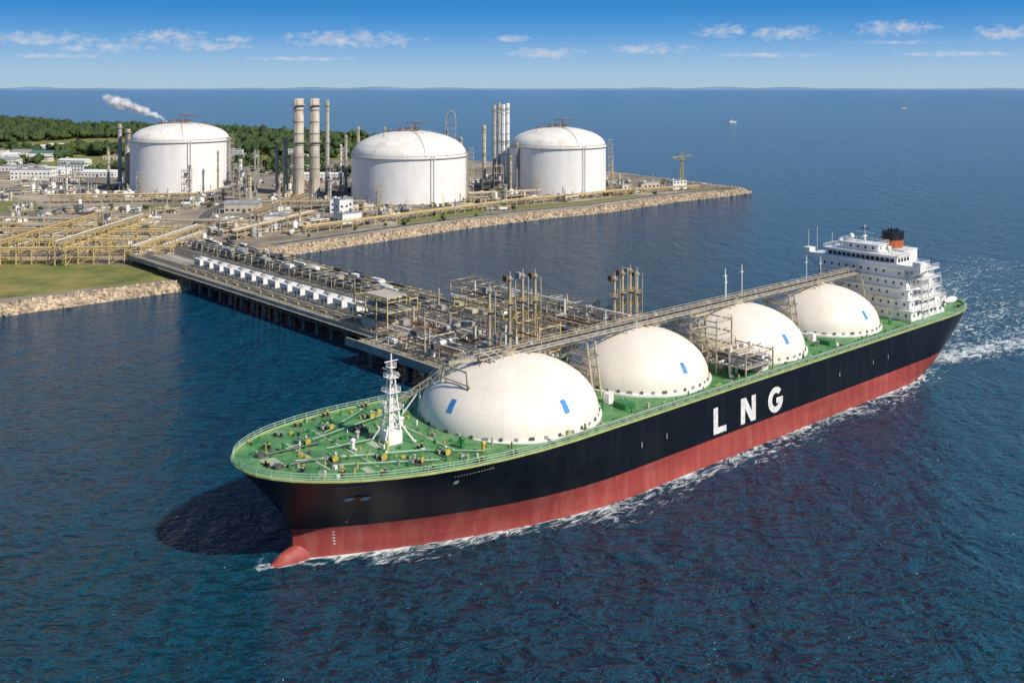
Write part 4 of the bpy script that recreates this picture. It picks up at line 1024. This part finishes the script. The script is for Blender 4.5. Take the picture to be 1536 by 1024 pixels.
foam_strip('stern_wake_foam',cols)

def boat(x,y,a):
    mb=MB(); vs=[(-9,-2,0),(4,-2.2,0),(10,0,0),(4,2.2,0),(-9,2,0),(-9,-2.4,2.4),(4,-2.8,2.6),(12,0,3.2),(4,2.8,2.6),(-9,2.4,2.4)]
    mb.add(vs,[(0,1,6,5),(1,2,7,6),(2,3,8,7),(3,4,9,8),(4,0,5,9),(5,6,7,8,9)],'white'); mb.box((-2,0,4),(6,3.4,3),'white'); mb.box((-1,0,4.4),(6.2,3.5,.8),'glass'); mb.beam((-3,0,5),(-3,0,9),.15,'white')
    mb.build('motor_boat',None,(x,y,0),a)
boat(540,2370,.2); boat(1600,3950,.1)

# steam plume : overlapping soft puffs of droplets
m,nt,out=newmat('steam'); L=nt.links.new
tc=N(nt,'ShaderNodeTexCoord'); n1=N(nt,'ShaderNodeTexNoise'); n1.inputs['Scale'].default_value=.22; n1.inputs['Detail'].default_value=5; L(tc.outputs['Object'],n1.inputs['Vector'])
lw=N(nt,'ShaderNodeLayerWeight'); lw.inputs[0].default_value=.5
fa=mth('SUBTRACT',1,lw.outputs['Facing']); fa=mth('POWER',fa,1.5); f=mth('MULTIPLY',fa,mth('MULTIPLY',mth('SUBTRACT',n1.outputs[0],.25),2.4,clamp=True)); f=mth('MULTIPLY',f,.62)
tr=N(nt,'ShaderNodeBsdfTransparent'); df=N(nt,'ShaderNodeBsdfDiffuse'); df.inputs[0].default_value=(.94,.95,.97,1); tl=N(nt,'ShaderNodeBsdfTranslucent'); tl.inputs[0].default_value=(.94,.95,.97,1)
m1=N(nt,'ShaderNodeMixShader'); m1.inputs[0].default_value=.35; L(df.outputs[0],m1.inputs[1]); L(tl.outputs[0],m1.inputs[2])
ms=N(nt,'ShaderNodeMixShader'); L(f,ms.inputs[0]); L(tr.outputs[0],ms.inputs[1]); L(m1.outputs[0],ms.inputs[2]); L(ms.outputs[0],out.inputs[0]); M['steam']=m
mb=MB()
for i in range(24):
    t=(i/23)**.9; cx=-45*t+random.uniform(-1,1)*2.5*t; cz=17*t**.75+random.uniform(-1,1)*2.6*t; cy=random.uniform(-3,3)*t; r=.9+6.4*t**.8*random.uniform(.7,1.1)
    if t>.9: r*=.7
    vs=[]
    for v in iv:
        k_=1+.22*mn.noise(Vector(v)*1.7+Vector((i*3.1,0,0))); vs.append((cx+v[0]*r*k_*1.2,cy+v[1]*r*k_,cz+v[2]*r*k_*.8))
    mb.add(vs,[tuple(q) for q in iff.tolist()],'steam',True)
mb.build('steam_plume',None,(-279,780,58))
